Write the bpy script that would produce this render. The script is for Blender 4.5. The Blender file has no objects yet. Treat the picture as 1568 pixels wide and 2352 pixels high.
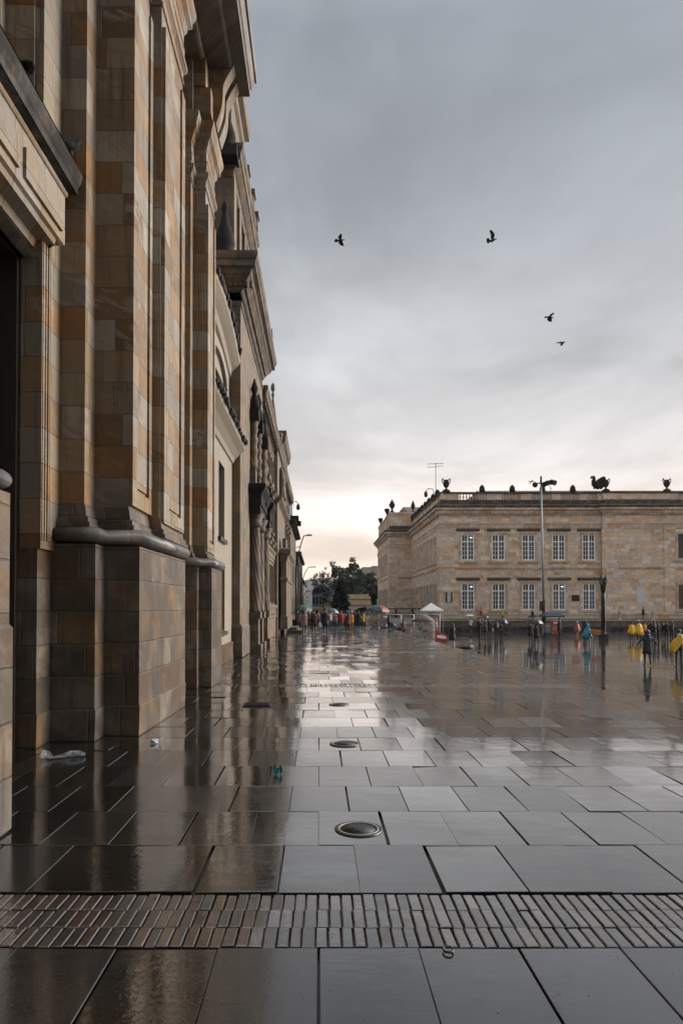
import bpy, bmesh, math, random
from mathutils import Vector, Matrix, noise as mnoise
R = math.radians
random.seed(7)
SC = bpy.context.scene
# ------------------------------------------------------------------ camera
EYE = 1.65; FPX = 1550.0; W0, H0 = 1568.0, 2352.0
cam_d = bpy.data.cameras.new("camera"); cam = bpy.data.objects.new("camera", cam_d)
SC.collection.objects.link(cam); SC.camera = cam
PITCH = 1.0
cam.location = (0, 0, EYE); cam.rotation_euler = (R(90 + PITCH), 0, 0)
cam_d.sensor_fit = 'VERTICAL'; cam_d.sensor_height = 36; cam_d.lens = FPX / H0 * 36
cam_d.shift_x = 52 / H0
cam_d.shift_y = (1396 - 1176 - FPX * math.tan(R(PITCH))) / H0
cam_d.clip_start = 0.05; cam_d.clip_end = 6000
# ------------------------------------------------------------------ sky, light, exposure
wd = bpy.data.worlds.new("World"); SC.world = wd; wd.use_nodes = True
SC.view_settings.view_transform = 'Standard'; SC.view_settings.look = 'None'
SC.view_settings.exposure = 0.58; SC.view_settings.gamma = 1.0
SUN_EL, SUN_AZ = 26, 76           # azimuth measured from +Y (down the street) towards +X (the plaza)

class NT:
    """small node helper"""
    def __init__(s, tree): s.t = tree; s.n = tree.nodes; s.l = tree.links
    def new(s, typ, **kw):
        n = s.n.new(typ)
        for k, v in kw.items(): setattr(n, k, v)
        return n
    def put(s, sock, v):
        if isinstance(v, bpy.types.NodeSocket): s.l.new(v, sock)
        elif v is not None: sock.default_value = v
    def m(s, op, a, b=None, c=None, clamp=False):
        n = s.new('ShaderNodeMath', operation=op); n.use_clamp = clamp
        for i, v in enumerate((a, b, c)):
            if v is not None: s.put(n.inputs[i], v)
        return n.outputs[0]
    def vm(s, op, a, b=None):
        n = s.new('ShaderNodeVectorMath', operation=op); s.put(n.inputs[0], a)
        if b is not None: s.put(n.inputs[1], b)
        return n.outputs['Value'] if op in ('DOT_PRODUCT', 'LENGTH') else n.outputs[0]
    def comb(s, x, y, z):
        n = s.new('ShaderNodeCombineXYZ')
        for i, v in enumerate((x, y, z)): s.put(n.inputs[i], v)
        return n.outputs[0]
    def sep(s, v):
        n = s.new('ShaderNodeSeparateXYZ'); s.put(n.inputs[0], v); return n.outputs
    def noise(s, v, scale, detail=3, rough=.55, dist=0):
        n = s.new('ShaderNodeTexNoise'); s.put(n.inputs['Vector'], v)
        n.inputs['Scale'].default_value = scale; n.inputs['Detail'].default_value = detail
        n.inputs['Roughness'].default_value = rough; n.inputs['Distortion'].default_value = dist
        return n.outputs[0]
    def white(s, v):
        n = s.new('ShaderNodeTexWhiteNoise', noise_dimensions='3D'); s.put(n.inputs['Vector'], v)
        return n.outputs['Value'], n.outputs['Color']
    def ramp(s, f, stops, interp='LINEAR'):
        n = s.new('ShaderNodeValToRGB'); n.color_ramp.interpolation = interp
        e = n.color_ramp.elements
        while len(e) < len(stops): e.new(.5)
        for i, (p, c) in enumerate(stops):
            e[i].position = p; e[i].color = (*c, 1) if len(c) == 3 else c
        s.put(n.inputs[0], f); return n.outputs[0]
    def mix(s, f, a, b, blend='MIX'):
        n = s.new('ShaderNodeMix', data_type='RGBA', blend_type=blend)
        s.put(n.inputs[0], f)
        for i, v in ((6, a), (7, b)):
            if isinstance(v, tuple) and len(v) == 3: v = (*v, 1)
            s.put(n.inputs[i], v)
        return n.outputs[2]
    def rng(s, v, a, b, c=0., d=1., smooth=True):
        n = s.new('ShaderNodeMapRange'); n.interpolation_type = 'SMOOTHSTEP' if smooth else 'LINEAR'
        s.put(n.inputs[0], v)
        for i, x in enumerate((a, b, c, d)): n.inputs[i + 1].default_value = x
        return n.outputs[0]
    def bump(s, h, strength=.5, dist=.02):
        n = s.new('ShaderNodeBump'); n.inputs['Strength'].default_value = strength
        n.inputs['Distance'].default_value = dist; s.put(n.inputs['Height'], h); return n.outputs[0]

w = NT(wd.node_tree); w.n.clear()
tc = w.new('ShaderNodeTexCoord').outputs['Generated']
dx, dy, dz = w.sep(tc)[:3]
sky = w.new('ShaderNodeTexSky', sky_type='NISHITA'); sky.sun_disc = False
sky.sun_elevation = R(SUN_EL); sky.sun_rotation = R(SUN_AZ)
zc = w.m('MAXIMUM', dz, 0.0)
base = w.ramp(zc, [(0.0, (1.05, .74, .56)), (.05, (1.10, .86, .70)), (.13, (1.02, .89, .80)), (.22, (.80, .765, .745)), (.36, (.56, .57, .585)),
                   (.52, (.44, .465, .50)), (.66, (.37, .40, .44)), (.8, (.62, .66, .71)), (1.0, (1.05, 1.1, 1.15))])
pr = w.m('ADD', zc, .16)
cl = w.comb(w.m('DIVIDE', dx, pr), w.m('DIVIDE', dy, pr), 3.7)
n1 = w.noise(cl, .95, 6, .55, .5); n2 = w.noise(cl, 3.4, 5, .55)
cm = w.m('ADD', w.rng(n1, .3, .70, .72, 1.22), w.m('MULTIPLY', w.m('SUBTRACT', n2, .5), .16))
# the bright opening in the cloud low over the end of the street
glow = w.vm('DOT_PRODUCT', tc, Vector((.05, .985, .15)).normalized())
gl = w.m('POWER', w.m('MAXIMUM', glow, 0.0), 26.0)
front = w.rng(w.vm('DOT_PRODUCT', tc, Vector((.55, .83, 0)).normalized()), -.6, .35, 1.0, 1.0)
side = w.rng(w.vm('DOT_PRODUCT', tc, Vector((.90, .40, .36)).normalized()), .855, .985, 1.0, 15.0)
front = w.m('MULTIPLY', front, side)
f = w.m('MULTIPLY', w.m('MULTIPLY', cm, front), w.m('ADD', .93, w.m('MULTIPLY', gl, .22)))
cloud = w.vm('MULTIPLY', base, w.comb(f, f, f))
bg1 = w.new('ShaderNodeBackground'); w.put(bg1.inputs[0], cloud); bg1.inputs[1].default_value = .66
bg2 = w.new('ShaderNodeBackground'); w.put(bg2.inputs[0], sky.outputs[0]); bg2.inputs[1].default_value = .006
ad = w.new('ShaderNodeAddShader'); w.put(ad.inputs[0], bg1.outputs[0]); w.put(ad.inputs[1], bg2.outputs[0])
wo = w.new('ShaderNodeOutputWorld'); w.put(wo.inputs[0], ad.outputs[0])
sl = bpy.data.lights.new("sun", 'SUN'); sl.energy = 1.5; sl.angle = R(24); sl.color = (1, .89, .76)
so = bpy.data.objects.new("sun", sl); SC.collection.objects.link(so)
sdir = Vector((math.sin(R(SUN_AZ)) * math.cos(R(SUN_EL)), math.cos(R(SUN_AZ)) * math.cos(R(SUN_EL)), math.sin(R(SUN_EL))))
so.rotation_euler = sdir.to_track_quat('Z', 'Y').to_euler(); so.location = (60, 40, 60)

# ------------------------------------------------------------------ mesh helpers
COL = SC.collection
class MB:
    def __init__(s): s.v = []; s.f = []; s.mi = []; s.cur = 0; s.smooth = []
    def face(s, idx, sm=False): s.f.append(idx); s.mi.append(s.cur); s.smooth.append(sm)
    def quad(s, *pts, sm=False):
        b = len(s.v); s.v += [tuple(p) for p in pts]; s.face(list(range(b, b + len(pts))), sm)
    def box(s, x0, x1, y0, y1, z0, z1, cut=0):
        b = len(s.v)
        s.v += [(x, y, z) for z in (z0, z1) for y in (y0, y1) for x in (x0, x1)]
        for q in ((0, 2, 3, 1), (4, 5, 7, 6), (0, 1, 5, 4), (2, 6, 7, 3), (0, 4, 6, 2), (1, 3, 7, 5)):
            s.face([b + i for i in q])
        return s
    def obox(s, c, sx, sy, sz, rot):
        """box centred at c with a rotation matrix / euler"""
        if not isinstance(rot, Matrix):
            from mathutils import Euler
            rot = Euler(rot).to_matrix()
        b = len(s.v)
        for z in (-.5, .5):
            for y in (-.5, .5):
                for x in (-.5, .5): s.v.append(tuple(Vector(c) + rot @ Vector((x * sx, y * sy, z * sz))))
        for q in ((0, 2, 3, 1), (4, 5, 7, 6), (0, 1, 5, 4), (2, 6, 7, 3), (0, 4, 6, 2), (1, 3, 7, 5)):
            s.face([b + i for i in q])
        return s
    def ring_loft(s, rings, cap=True, sm=True):
        n = len(rings[0]); b = len(s.v)
        for r in rings: s.v += [tuple(p) for p in r]
        for i in range(len(rings) - 1):
            for j in range(n):
                a = b + i * n + j; c = b + i * n + (j + 1) % n
                s.face([a, c, c + n, a + n], sm)
        if cap:
            s.face([b + j for j in range(n)][::-1], sm); s.face([b + (len(rings) - 1) * n + j for j in range(n)], sm)
        return s
    def lathe(s, x, y, prof, n=10, sm=True, sx=1., sy=1.):
        rings = [[(x + r * sx * math.cos(2 * math.pi * j / n), y + r * sy * math.sin(2 * math.pi * j / n), z) for j in range(n)] for r, z in prof]
        return s.ring_loft(rings, True, sm)
    def tube(s, pts, rad, n=6, sm=True):
        pts = [Vector(p) for p in pts]; rings = []
        if not isinstance(rad, (list, tuple)): rad = [rad] * len(pts)
        up = Vector((.13, .21, 1)).normalized()
        for i, p in enumerate(pts):
            d = (pts[min(i + 1, len(pts) - 1)] - pts[max(i - 1, 0)])
            if d.length < 1e-9: d = Vector((0, 0, 1))
            d.normalize(); a = d.cross(up)
            if a.length < 1e-3: a = d.cross(Vector((1, 0, 0)))
            a.normalize(); c = d.cross(a)
            rings.append([p + (a * math.cos(2 * math.pi * j / n) + c * math.sin(2 * math.pi * j / n)) * rad[i] for j in range(n)])
        return s.ring_loft(rings, True, sm)
    def ball(s, c, r, n=10, m=6, sx=1, sy=1, sz=1):
        rings = []
        for i in range(m + 1):
            t = math.pi * (i / m) ; rr = max(math.sin(t), .02)
            rings.append([(c[0] + r * sx * rr * math.cos(2 * math.pi * j / n), c[1] + r * sy * rr * math.sin(2 * math.pi * j / n), c[2] - r * sz * math.cos(t)) for j in range(n)])
        return s.ring_loft(rings)
    def sweep(s, poly, prof, back=.3, sm=False):
        """profile (outward offset, z) swept along a plan polyline; outward is to the right of travel"""
        P = [Vector(p) for p in poly]; n = len(P)
        prof = [(-back, prof[0][1])] + list(prof) + [(-back, prof[-1][1])] if back else list(prof)
        nor = []
        for i in range(n - 1):
            d = (P[i + 1] - P[i]).normalized(); nor.append(Vector((d.y, -d.x)))
        b = len(s.v); k = len(prof)
        for i in range(n):
            if i == 0: m = nor[0]
            elif i == n - 1: m = nor[-1]
            else:
                m = nor[i - 1] + nor[i]
                m = m / max(1e-6, (1 + nor[i - 1].dot(nor[i])))
            for o, z in prof: s.v.append((P[i].x + m.x * o, P[i].y + m.y * o, z))
        for i in range(n - 1):
            for j in range(k - 1):
                a = b + i * k + j
                s.face([a, a + k, a + k + 1, a + 1], sm)
        s.face([b + j for j in range(k)][::-1]); s.face([b + (n - 1) * k + j for j in range(k)])
        return s
    def prism(s, pts, axis, a, bb):
        """polygon (u,v) extruded along axis from a to bb. axis 'y': u=x v=z ; 'x': u=y v=z ; 'z': u=x v=y"""
        def P(u, v, t): return (u, t, v) if axis == 'y' else ((t, u, v) if axis == 'x' else (u, v, t))
        b = len(s.v); n = len(pts)
        s.v += [P(u, v, a) for u, v in pts] + [P(u, v, bb) for u, v in pts]
        for i in range(n):
            j = (i + 1) % n; s.face([b + i, b + j, b + j + n, b + i + n])
        s.face([b + i for i in range(n)][::-1]); s.face([b + i + n for i in range(n)])
        return s
    def build(s, name, mats, parent=None, loc=None, fix=True):
        me = bpy.data.meshes.new(name); me.from_pydata(s.v, [], s.f)
        if not isinstance(mats, (list, tuple)): mats = [mats]
        for m in mats: me.materials.append(m)
        me.polygons.foreach_set('material_index', s.mi); me.polygons.foreach_set('use_smooth', s.smooth)
        if fix:
            bm = bmesh.new(); bm.from_mesh(me); bmesh.ops.recalc_face_normals(bm, faces=bm.faces); bm.to_mesh(me); bm.free()
        me.update()
        o = bpy.data.objects.new(name, me); COL.objects.link(o)
        if parent: o.parent = parent
        if loc: o.location = loc
        return o
def wallgrid(mb, axis, plane, u0, u1, z0, z1, openings, depth, sgn):
    """a wall face in plane axis=const with real rectangular openings and reveals.
    axis 'y': u runs along x ; axis 'x': u runs along y. sgn = direction of depth (into the wall)"""
    us = sorted({u0, u1} | {v for o in openings for v in (o[0], o[1])}); zs = sorted({z0, z1} | {v for o in openings for v in (o[2], o[3])})
    def P(u, z, t=0): return (u, plane + t * sgn, z) if axis == 'y' else (plane + t * sgn, u, z)
    for i in range(len(us) - 1):
        for j in range(len(zs) - 1):
            a, b, c, d = us[i], us[i + 1], zs[j], zs[j + 1]; um, zm = (a + b) / 2, (c + d) / 2
            if any(o[0] < um < o[1] and o[2] < zm < o[3] for o in openings): continue
            mb.quad(P(a, c), P(b, c), P(b, d), P(a, d))
    for a, b, c, d in openings:
        mb.quad(P(a, c), P(a, d), P(a, d, depth), P(a, c, depth)); mb.quad(P(b, c), P(b, d), P(b, d, depth), P(b, c, depth))
        mb.quad(P(a, c), P(b, c), P(b, c, depth), P(a, c, depth)); mb.quad(P(a, d), P(b, d), P(b, d, depth), P(a, d, depth))
def thing(name, label, cat, loc=(0, 0, 0), group=None, rz=0):
    o = bpy.data.objects.new(name, None); COL.objects.link(o); o.location = loc; o.rotation_euler = (0, 0, rz)
    o.empty_display_size = .2; o['label'] = label; o['category'] = cat
    if group: o['group'] = group
    return o
def tag(o, label, cat, group=None):
    o['label'] = label; o['category'] = cat
    if group: o['group'] = group
    return o
def struct(o, kind='structure'): o['kind'] = kind; return o
def XD(x, d): return (x - 732) / FPX * d
def ZD(y, d): return EYE + (1396 - y) / FPX * d
def dg(y): return FPX * EYE / (y - 1396)            # distance of a point on the upper pavement
PZ = -1.1
def dp(y): return FPX * (EYE - PZ) / (y - 1396)     # on the lower plaza

# ------------------------------------------------------------------ materials
def newmat(name):
    m = bpy.data.materials.new(name); m.use_nodes = True
    t = NT(m.node_tree); b = t.n['Principled BSDF']; return m, t, b
PAL = {
 'cath': [(.0, (0.1950, 0.1688, 0.1330)), (.15, (0.2184, 0.1500, 0.0805)), (.30, (0.1404, 0.0825, 0.0350)), (.42, (0.2574, 0.2288, 0.1855)), (.56, (0.2106, 0.1275, 0.0560)), (.68, (0.1716, 0.1462, 0.1155)), (.80, (0.2340, 0.1837, 0.1190)), (.91, (0.1794, 0.0938, 0.0350))],
 'tor': [(.0, (0.0680, 0.0672, 0.0688)), (.3, (0.0960, 0.0944, 0.0944)), (.6, (0.0520, 0.0504, 0.0512)), (.85, (0.0800, 0.0720, 0.0656))],
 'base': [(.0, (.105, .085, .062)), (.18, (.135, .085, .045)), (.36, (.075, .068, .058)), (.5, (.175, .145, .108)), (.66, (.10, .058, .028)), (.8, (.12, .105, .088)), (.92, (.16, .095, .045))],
 'cap': [(.0, (0.6176, 0.5047, 0.4023)), (.18, (0.7102, 0.6063, 0.5122)), (.36, (0.6794, 0.5197, 0.3603)), (.52, (0.6029, 0.5335, 0.4710)), (.66, (0.7720, 0.6500, 0.5409)), (.84, (0.6324, 0.4041, 0.2215)), (.94, (0.6646, 0.4192, 0.2361))],
 'chap': [(.0, (0.1386, 0.1089, 0.0759)), (.25, (0.1650, 0.1122, 0.0594)), (.45, (0.0990, 0.0759, 0.0495)), (.65, (0.1716, 0.1056, 0.0495)), (.85, (0.1254, 0.1056, 0.0858))],
 'pal': [(.0, (0.1500, 0.1200, 0.0825)), (.3, (0.1650, 0.1237, 0.0750)), (.6, (0.1275, 0.1013, 0.0675)), (.85, (0.1575, 0.1087, 0.0600))],
}
def stone(name, pal, bh=.42, bw=.55, joint=.007, streak=.5, soot=.0, seed=0., jd=.6, bump=.5, rough=.78, warm=.16):
    m, t, b = newmat(name)
    g = t.new('ShaderNodeNewGeometry'); pos = g.outputs['Position']; x, y, z = t.sep(pos)[:3]
    wob = t.m('MULTIPLY', t.m('SUBTRACT', t.noise(pos, 2.2, 2), .5), .03)
    u = t.m('ADD', t.m('ADD', x, y), wob); zz = t.m('ADD', z, wob)
    rr = t.m('DIVIDE', zz, bh); row = t.m('FLOOR', rr)
    a1, _ = t.white(t.comb(row, 3.3 + seed, 1.7)); a2, _ = t.white(t.comb(row, 9.1 + seed, 5.2))
    bwr = t.m('MULTIPLY', bw, t.m('ADD', .75, t.m('MULTIPLY', a2, .55)))
    uu = t.m('ADD', t.m('DIVIDE', u, bwr), t.m('MULTIPLY', a1, 7.0)); cell = t.m('FLOOR', uu)
    rv, rc = t.white(t.comb(cell, row, 2.2 + seed)); rs = t.sep(rc)
    col = t.ramp(rv, PAL[pal], 'CONSTANT')
    var = t.m('ADD', .82, t.m('MULTIPLY', rs[1], .34)); col = t.vm('MULTIPLY', col, t.comb(var, var, var))
    n1 = t.noise(pos, 3.1, 6, .6, .6); n2 = t.noise(pos, 38, 3, .6)
    rv2, _ = t.white(t.comb(cell, row, 7.7 + seed)); alt = t.ramp(rv2, PAL[pal], 'CONSTANT')
    bp_ = t.comb(t.m('MULTIPLY', u, 1.1), t.m('ADD', t.m('MULTIPLY', z, 2.4), t.m('MULTIPLY', u, .9)), t.m('MULTIPLY', rv2, 37.0))
    bn = t.noise(bp_, 1.5, 5, .6, 1.6); col = t.mix(t.rng(bn, .50, .60, 0, .75), col, alt)
    col = t.mix(t.rng(t.noise(bp_, 4.2, 6, .65, 2.2), .48, .70, 0, .38), col, (.17, .125, .08))
    col = t.mix(t.m('MULTIPLY', t.rng(n1, .52, .72), warm), col, (.30, .15, .055))
    col = t.mix(t.m('MULTIPLY', t.rng(t.noise(pos, 1.3, 5, .6, .4), .5, .75), .35), col, (.20, .18, .16))
    st = t.noise(t.comb(t.m('MULTIPLY', u, 9.0), t.m('MULTIPLY', z, .55), seed), 1.0, 4, .6)
    stf = t.m('MULTIPLY', t.rng(st, .50, .74), streak)
    col = t.mix(stf, col, (.055, .045, .035))
    gr = t.m('ADD', .86, t.m('MULTIPLY', n2, .28)); col = t.vm('MULTIPLY', col, t.comb(gr, gr, gr))
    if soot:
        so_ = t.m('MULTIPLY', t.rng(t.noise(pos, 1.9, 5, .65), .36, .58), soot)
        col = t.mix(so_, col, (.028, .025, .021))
    fu = t.m('MULTIPLY', t.m('SUBTRACT', .5, t.m('ABSOLUTE', t.m('SUBTRACT', t.m('FRACT', uu), .5))), bwr)
    fz = t.m('MULTIPLY', t.m('SUBTRACT', .5, t.m('ABSOLUTE', t.m('SUBTRACT', t.m('FRACT', rr), .5))), bh)
    dj = t.m('ADD', t.m('MINIMUM', fu, fz), t.m('MULTIPLY', t.m('SUBTRACT', t.noise(pos, 9, 4, .7), .5), joint * 2.2)); jm = t.rng(dj, joint * .35, joint * 1.2, 1, 0)
    col = t.mix(t.m('MULTIPLY', jm, jd), col, (.05, .038, .028))
    t.put(b.inputs['Base Color'], col); t.put(b.inputs['Roughness'], t.m('ADD', rough - .12, t.m('MULTIPLY', n1, .22)))
    h = t.m('ADD', t.m('MULTIPLY', t.m('SUBTRACT', 1.0, jm), .6), t.m('ADD', t.m('MULTIPLY', n2, .16), t.m('MULTIPLY', n1, .3)))
    t.put(b.inputs['Normal'], t.bump(h, bump, .012)); return m
def plain(name, col, rough=.7, metal=0, var=.12, scale=6, bump=0, alpha=1, spec=.5, emit=None, trans=0):
    m, t, b = newmat(name)
    pos = t.new('ShaderNodeTexCoord').outputs['Object']
    n = t.noise(pos, scale, 4); k = t.m('ADD', 1 - var, t.m('MULTIPLY', n, 2 * var))
    t.put(b.inputs['Base Color'], t.vm('MULTIPLY', (*col,), t.comb(k, k, k)))
    b.inputs['Roughness'].default_value = rough; b.inputs['Metallic'].default_value = metal; b.inputs['Alpha'].default_value = alpha
    b.inputs['Specular IOR Level'].default_value = spec; b.inputs['Transmission Weight'].default_value = trans
    if bump: t.put(b.inputs['Normal'], t.bump(n, bump, .02))
    if emit: b.inputs['Emission Color'].default_value = (*emit[:3], 1); b.inputs['Emission Strength'].default_value = emit[3]
    return m
M = {}
M['cath'] = stone('cathedral_stone', 'cath', .42, .68, .007, .60, .14, 1, bump=.9)
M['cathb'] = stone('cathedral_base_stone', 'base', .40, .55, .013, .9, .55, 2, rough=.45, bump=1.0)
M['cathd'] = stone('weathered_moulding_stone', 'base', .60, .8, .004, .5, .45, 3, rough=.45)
M['torus'] = stone('grey_moulding_stone', 'tor', 1.2, .62, .007, .6, .25, 14, rough=.38)
M['portd'] = stone('black_weathered_stone', 'tor', .6, 1.1, .004, .8, .9, 13, rough=.95)
M['portd'].node_tree.nodes['Principled BSDF'].inputs['Specular IOR Level'].default_value = .08
M['chap'] = stone('chapel_stone', 'chap', .40, .60, .008, .65, .30, 4)
M['chapd'] = stone('chapel_soot_stone', 'chap', .5, .7, .006, .7, .62, 5)
M['pal'] = stone('palace_stone', 'pal', .45, .8, .006, .6, .3, 6)
M['pald'] = stone('palace_cornice_stone', 'base', .5, .9, .006, .5, .5, 7)
M['cap'] = stone('capitol_sandstone', 'cap', .48, 1.0, .012, .18, 0, 8, jd=.35, warm=.45)
M['capt'] = stone('capitol_trim_stone', 'cap', .9, 1.6, .01, .35, .25, 9, jd=.3)
M['capd'] = stone('capitol_soot_stone', 'base', .5, 1.2, .01, .6, .88, 10)
M['podium'] = stone('podium_wet_stone', 'base', .45, 1.3, .014, .5, .62, 11, rough=.4)
M['cream'] = plain('cream_render', (.22, .19, .145), .8, var=.10, scale=1.2, bump=.05)
M['cream2'] = plain('far_cream_render', (.52, .43, .27), .8, var=.12, scale=.6)
M['white'] = plain('white_paint', (.88, .90, .92), .5, var=.04)
M['iron'] = plain('black_iron', (.012, .013, .014), .42, .3, var=.3)
M['steel'] = plain('grey_galvanised_steel', (.26, .28, .30), .45, .4)
M['tile'] = plain('dark_roof_tile', (.014, .011, .009), .8, var=.4, scale=9, bump=.5)
M['tile2'] = plain('weathered_red_roof_tile', (.16, .105, .075), .7, var=.4, scale=4)
M['wood'] = plain('dark_door_wood', (.022, .016, .012), .5, var=.4, scale=5, bump=.2)
M['soot'] = plain('soot_black_stone', (.022, .021, .020), .92, var=.5, scale=3, bump=.3, spec=.15)
M['dark'] = plain('dark_interior', (.008, .008, .009), .8)
M['concrete'] = plain('pale_concrete', (.36, .32, .27), .8, var=.25, scale=.25)
M['black'] = plain('black_rubber', (.012, .012, .013), .5)
M['skin'] = plain('skin', (.33, .19, .13), .55, var=.08)
M['hair'] = plain('dark_hair', (.012, .009, .008), .55, var=.3, scale=30)
def glass(name, col, rough=.06, emit=None):
    m, t, b = newmat(name)
    pos = t.new('ShaderNodeNewGeometry').outputs['Position']; n = t.noise(pos, 1.1, 2)
    k = t.m('ADD', .5, n); t.put(b.inputs['Base Color'], t.vm('MULTIPLY', (*col,), t.comb(k, k, k)))
    b.inputs['Roughness'].default_value = rough; b.inputs['IOR'].default_value = 1.45
    t.put(b.inputs['Normal'], t.bump(t.noise(pos, .9, 1), .03, .05))
    return m
M['glass'] = glass('window_glass', (.012, .026, .028)); M['glass2'] = glass('dark_window_glass', (.006, .008, .009))
M['lamp'] = plain('ceiling_lamp_light', (.7, .8, .8), .5, emit=(.75, .95, 1, 1.3))
CM = {}
def cloth(c, rough=.75, name='cloth'):
    k = (tuple(c), rough)
    if k not in CM: CM[k] = plain(name, c, rough, var=.28, scale=14, bump=.15)
    return CM[k]

# wet paving
def paving(name, cols, rlo, rhi, wet_scale=.55, ior=1.62, ripple=.05, grain=.35, aniso=1.0, film=.5, coat_lo=.35):
    m, t, b = newmat(name)
    g = t.new('ShaderNodeNewGeometry'); pos = g.outputs['Position']; rnd = g.outputs['Random Per Island']
    x, y, z = t.sep(pos)[:3]
    sp = t.comb(t.m('MULTIPLY', x, 1.0), t.m('MULTIPLY', y, aniso), t.m('MULTIPLY', rnd, 3.0))
    col = t.ramp(rnd, cols, 'LINEAR')
    n1 = t.noise(sp, 2.3, 6, .62, .5); n3 = t.noise(pos, 60, 3, .65)
    k = t.m('ADD', .55, t.m('ADD', t.m('MULTIPLY', n1, .6), t.m('MULTIPLY', n3, .35)))
    col = t.vm('MULTIPLY', col, t.comb(k, k, k))
    spots = t.rng(t.noise(pos, 17, 3, .6), .66, .74); col = t.mix(t.m('MULTIPLY', spots, .55), col, (.008, .008, .007))
    wet = t.noise(pos, wet_scale, 4, .6, .4); veins = t.noise(t.comb(t.m('MULTIPLY', x, 1.4), t.m('MULTIPLY', y, 6.0), rnd), 1.6, 5, .65, .8)
    wv = t.m('ADD', t.m('MULTIPLY', wet, .55), t.m('ADD', t.m('MULTIPLY', veins, .30), t.m('MULTIPLY', rnd, .22)))
    rg = t.rng(wv, .38, .66, rlo, rhi)
    col = t.mix(t.rng(wv, .5, .66, 0, film), col, (.030, .028, .025))
    t.put(b.inputs['Base Color'], col); t.put(b.inputs['Roughness'], rg); b.inputs['IOR'].default_value = ior
    t.put(b.inputs['Coat Weight'], t.rng(wv, .36, .66, 1.0, coat_lo)); b.inputs['Coat IOR'].default_value = 1.5; b.inputs['Coat Roughness'].default_value = .035
    pits = t.rng(t.noise(pos, 34, 4, .65), .52, .62)
    h = t.m('ADD', t.m('MULTIPLY', t.noise(sp, 5.5, 4, .55), 1.0), t.m('ADD', t.m('MULTIPLY', n3, grain * .2), t.m('ADD', t.m('MULTIPLY', veins, .6), t.m('MULTIPLY', pits, -.12))))
    nb_ = t.bump(h, ripple, .03); t.put(b.inputs['Normal'], nb_); t.put(b.inputs['Coat Normal'], t.bump(h, ripple * .7, .03)); return m
M['slab'] = paving('wet_stone_slab', [(0, (.006, .0055, .005)), (.5, (.011, .010, .0085)), (.9, (.008, .0078, .0075)), (1, (.018, .016, .0135))], .03, .18, ior=2.1, ripple=.045, film=.35)
M['brick'] = paving('wet_clay_paver', [(0, (.034, .025, .020)), (.35, (.050, .030, .021)), (.6, (.026, .023, .021)), (.8, (.038, .030, .026)), (1, (.062, .037, .026))], .06, .22, ripple=.10, ior=2.3)
M['plaza'] = paving('wet_plaza_slab', [(0, (.012, .011, .0095)), (1, (.022, .020, .017))], .04, .15, .12, ior=2.0, ripple=.02, film=.25)
M['bed'] = plain('dark_wet_joint', (.010, .009, .008), .35)

# ------------------------------------------------------------------ ground
EDGE = 5.72
g = MB(); g.box(-400, 500, -60, 1500, -3.0, -1.35); struct(g.build('ground', M['bed']))
def slab(mb, x0, x1, y0, y1, z, tilt, gap=.006, ch=.006, th=.05, dz=.0, gapy=None):
    gy = gap if gapy is None else gapy
    x0 += gap; x1 -= gap; y0 += gy; y1 -= gy
    if x1 - x0 < .02: return
    cx, cy = (x0 + x1) / 2, (y0 + y1) / 2
    tx, ty = random.gauss(0, tilt), random.gauss(0, tilt); h = z + random.uniform(-dz, 0)
    def Z(x, y, d=0): return h - d + (x - cx) * tx + (y - cy) * ty
    b = len(mb.v)
    for (a, c, e, f_, d) in ((x0, x1, y0, y1, th), (x0, x1, y0, y1, ch), (x0 + ch, x1 - ch, y0 + ch, y1 - ch, 0)):
        for X, Y in ((a, e), (c, e), (c, f_), (a, f_)): mb.v.append((X, Y, Z(X, Y, d)))
    for k in (0, 4):
        for j in range(4):
            i2 = (j + 1) % 4; mb.face([b + k + j, b + k + i2, b + k + 4 + i2, b + k + 4 + j])
    mb.face([b + 8, b + 9, b + 10, b + 11])
ROW = .777; STR = 3.31; PER = .64 + 13 * ROW       # brick strip every PER metres
MANH = []
pv = MB(); bk = MB()
XL, XR = -4.4, EDGE - .36
k0 = 0; y = STR - PER; bands = []
for s_ in range(0, 7):
    ys = STR - PER + s_ * PER
    if ys > 62: break
    if ys > -4 or True:
        # clay paver strip: three courses laid end-on, 6.5 cm wide
        wv = .0645 if s_ < 2 else .105
        if ys + .64 > 1.5 and ys < 30:
            seq = [wv * random.uniform(.93, 1.08) for _ in range(400)]
            for c in range(3):
                ya = ys + .02 + c * .2; xx = XL + random.uniform(0, .012); qi = 0
                while xx < XR:
                    ww = seq[qi] * random.uniform(.98, 1.02); qi += 1
                    slab(bk, xx, min(xx + ww, XR), ya, ya + .197, -.002, .014, .0022 if random.random() < .35 else .0044, .0055, .05, .006); xx += ww
        elif ys >= 30:
            slab(bk, XL, XR, ys + .02, ys + .62, -.002, 0, .01, .006)
    for r in range(13):
        ya = ys + .64 + r * ROW
        if ya > 61.5 or ya + ROW < -14: continue
        off = .5 if (r + s_) % 2 == 1 else 0.0
        kx = int(XL / .487) - 1
        tl = .0042 + .0030 * min(1, ya / 16)
        while True:
            xa = (kx + off) * .487 ; xb = xa + .487; kx += 1
            if xb <= XL: continue
            if xa >= XR: break
            if random.random() < .05 and xb + .487 < XR and ya > 8.5: xb += .487; kx += 1
            jx = random.uniform(-.008, .008)
            ga = .0027 if random.random() < .75 else .0045
            slab(pv, max(xa + jx, XL), min(xb + jx, XR), ya, ya + ROW, 0, tl, ga, .0032, .05, .004, random.choice((.002, .004, .007)))
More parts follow.
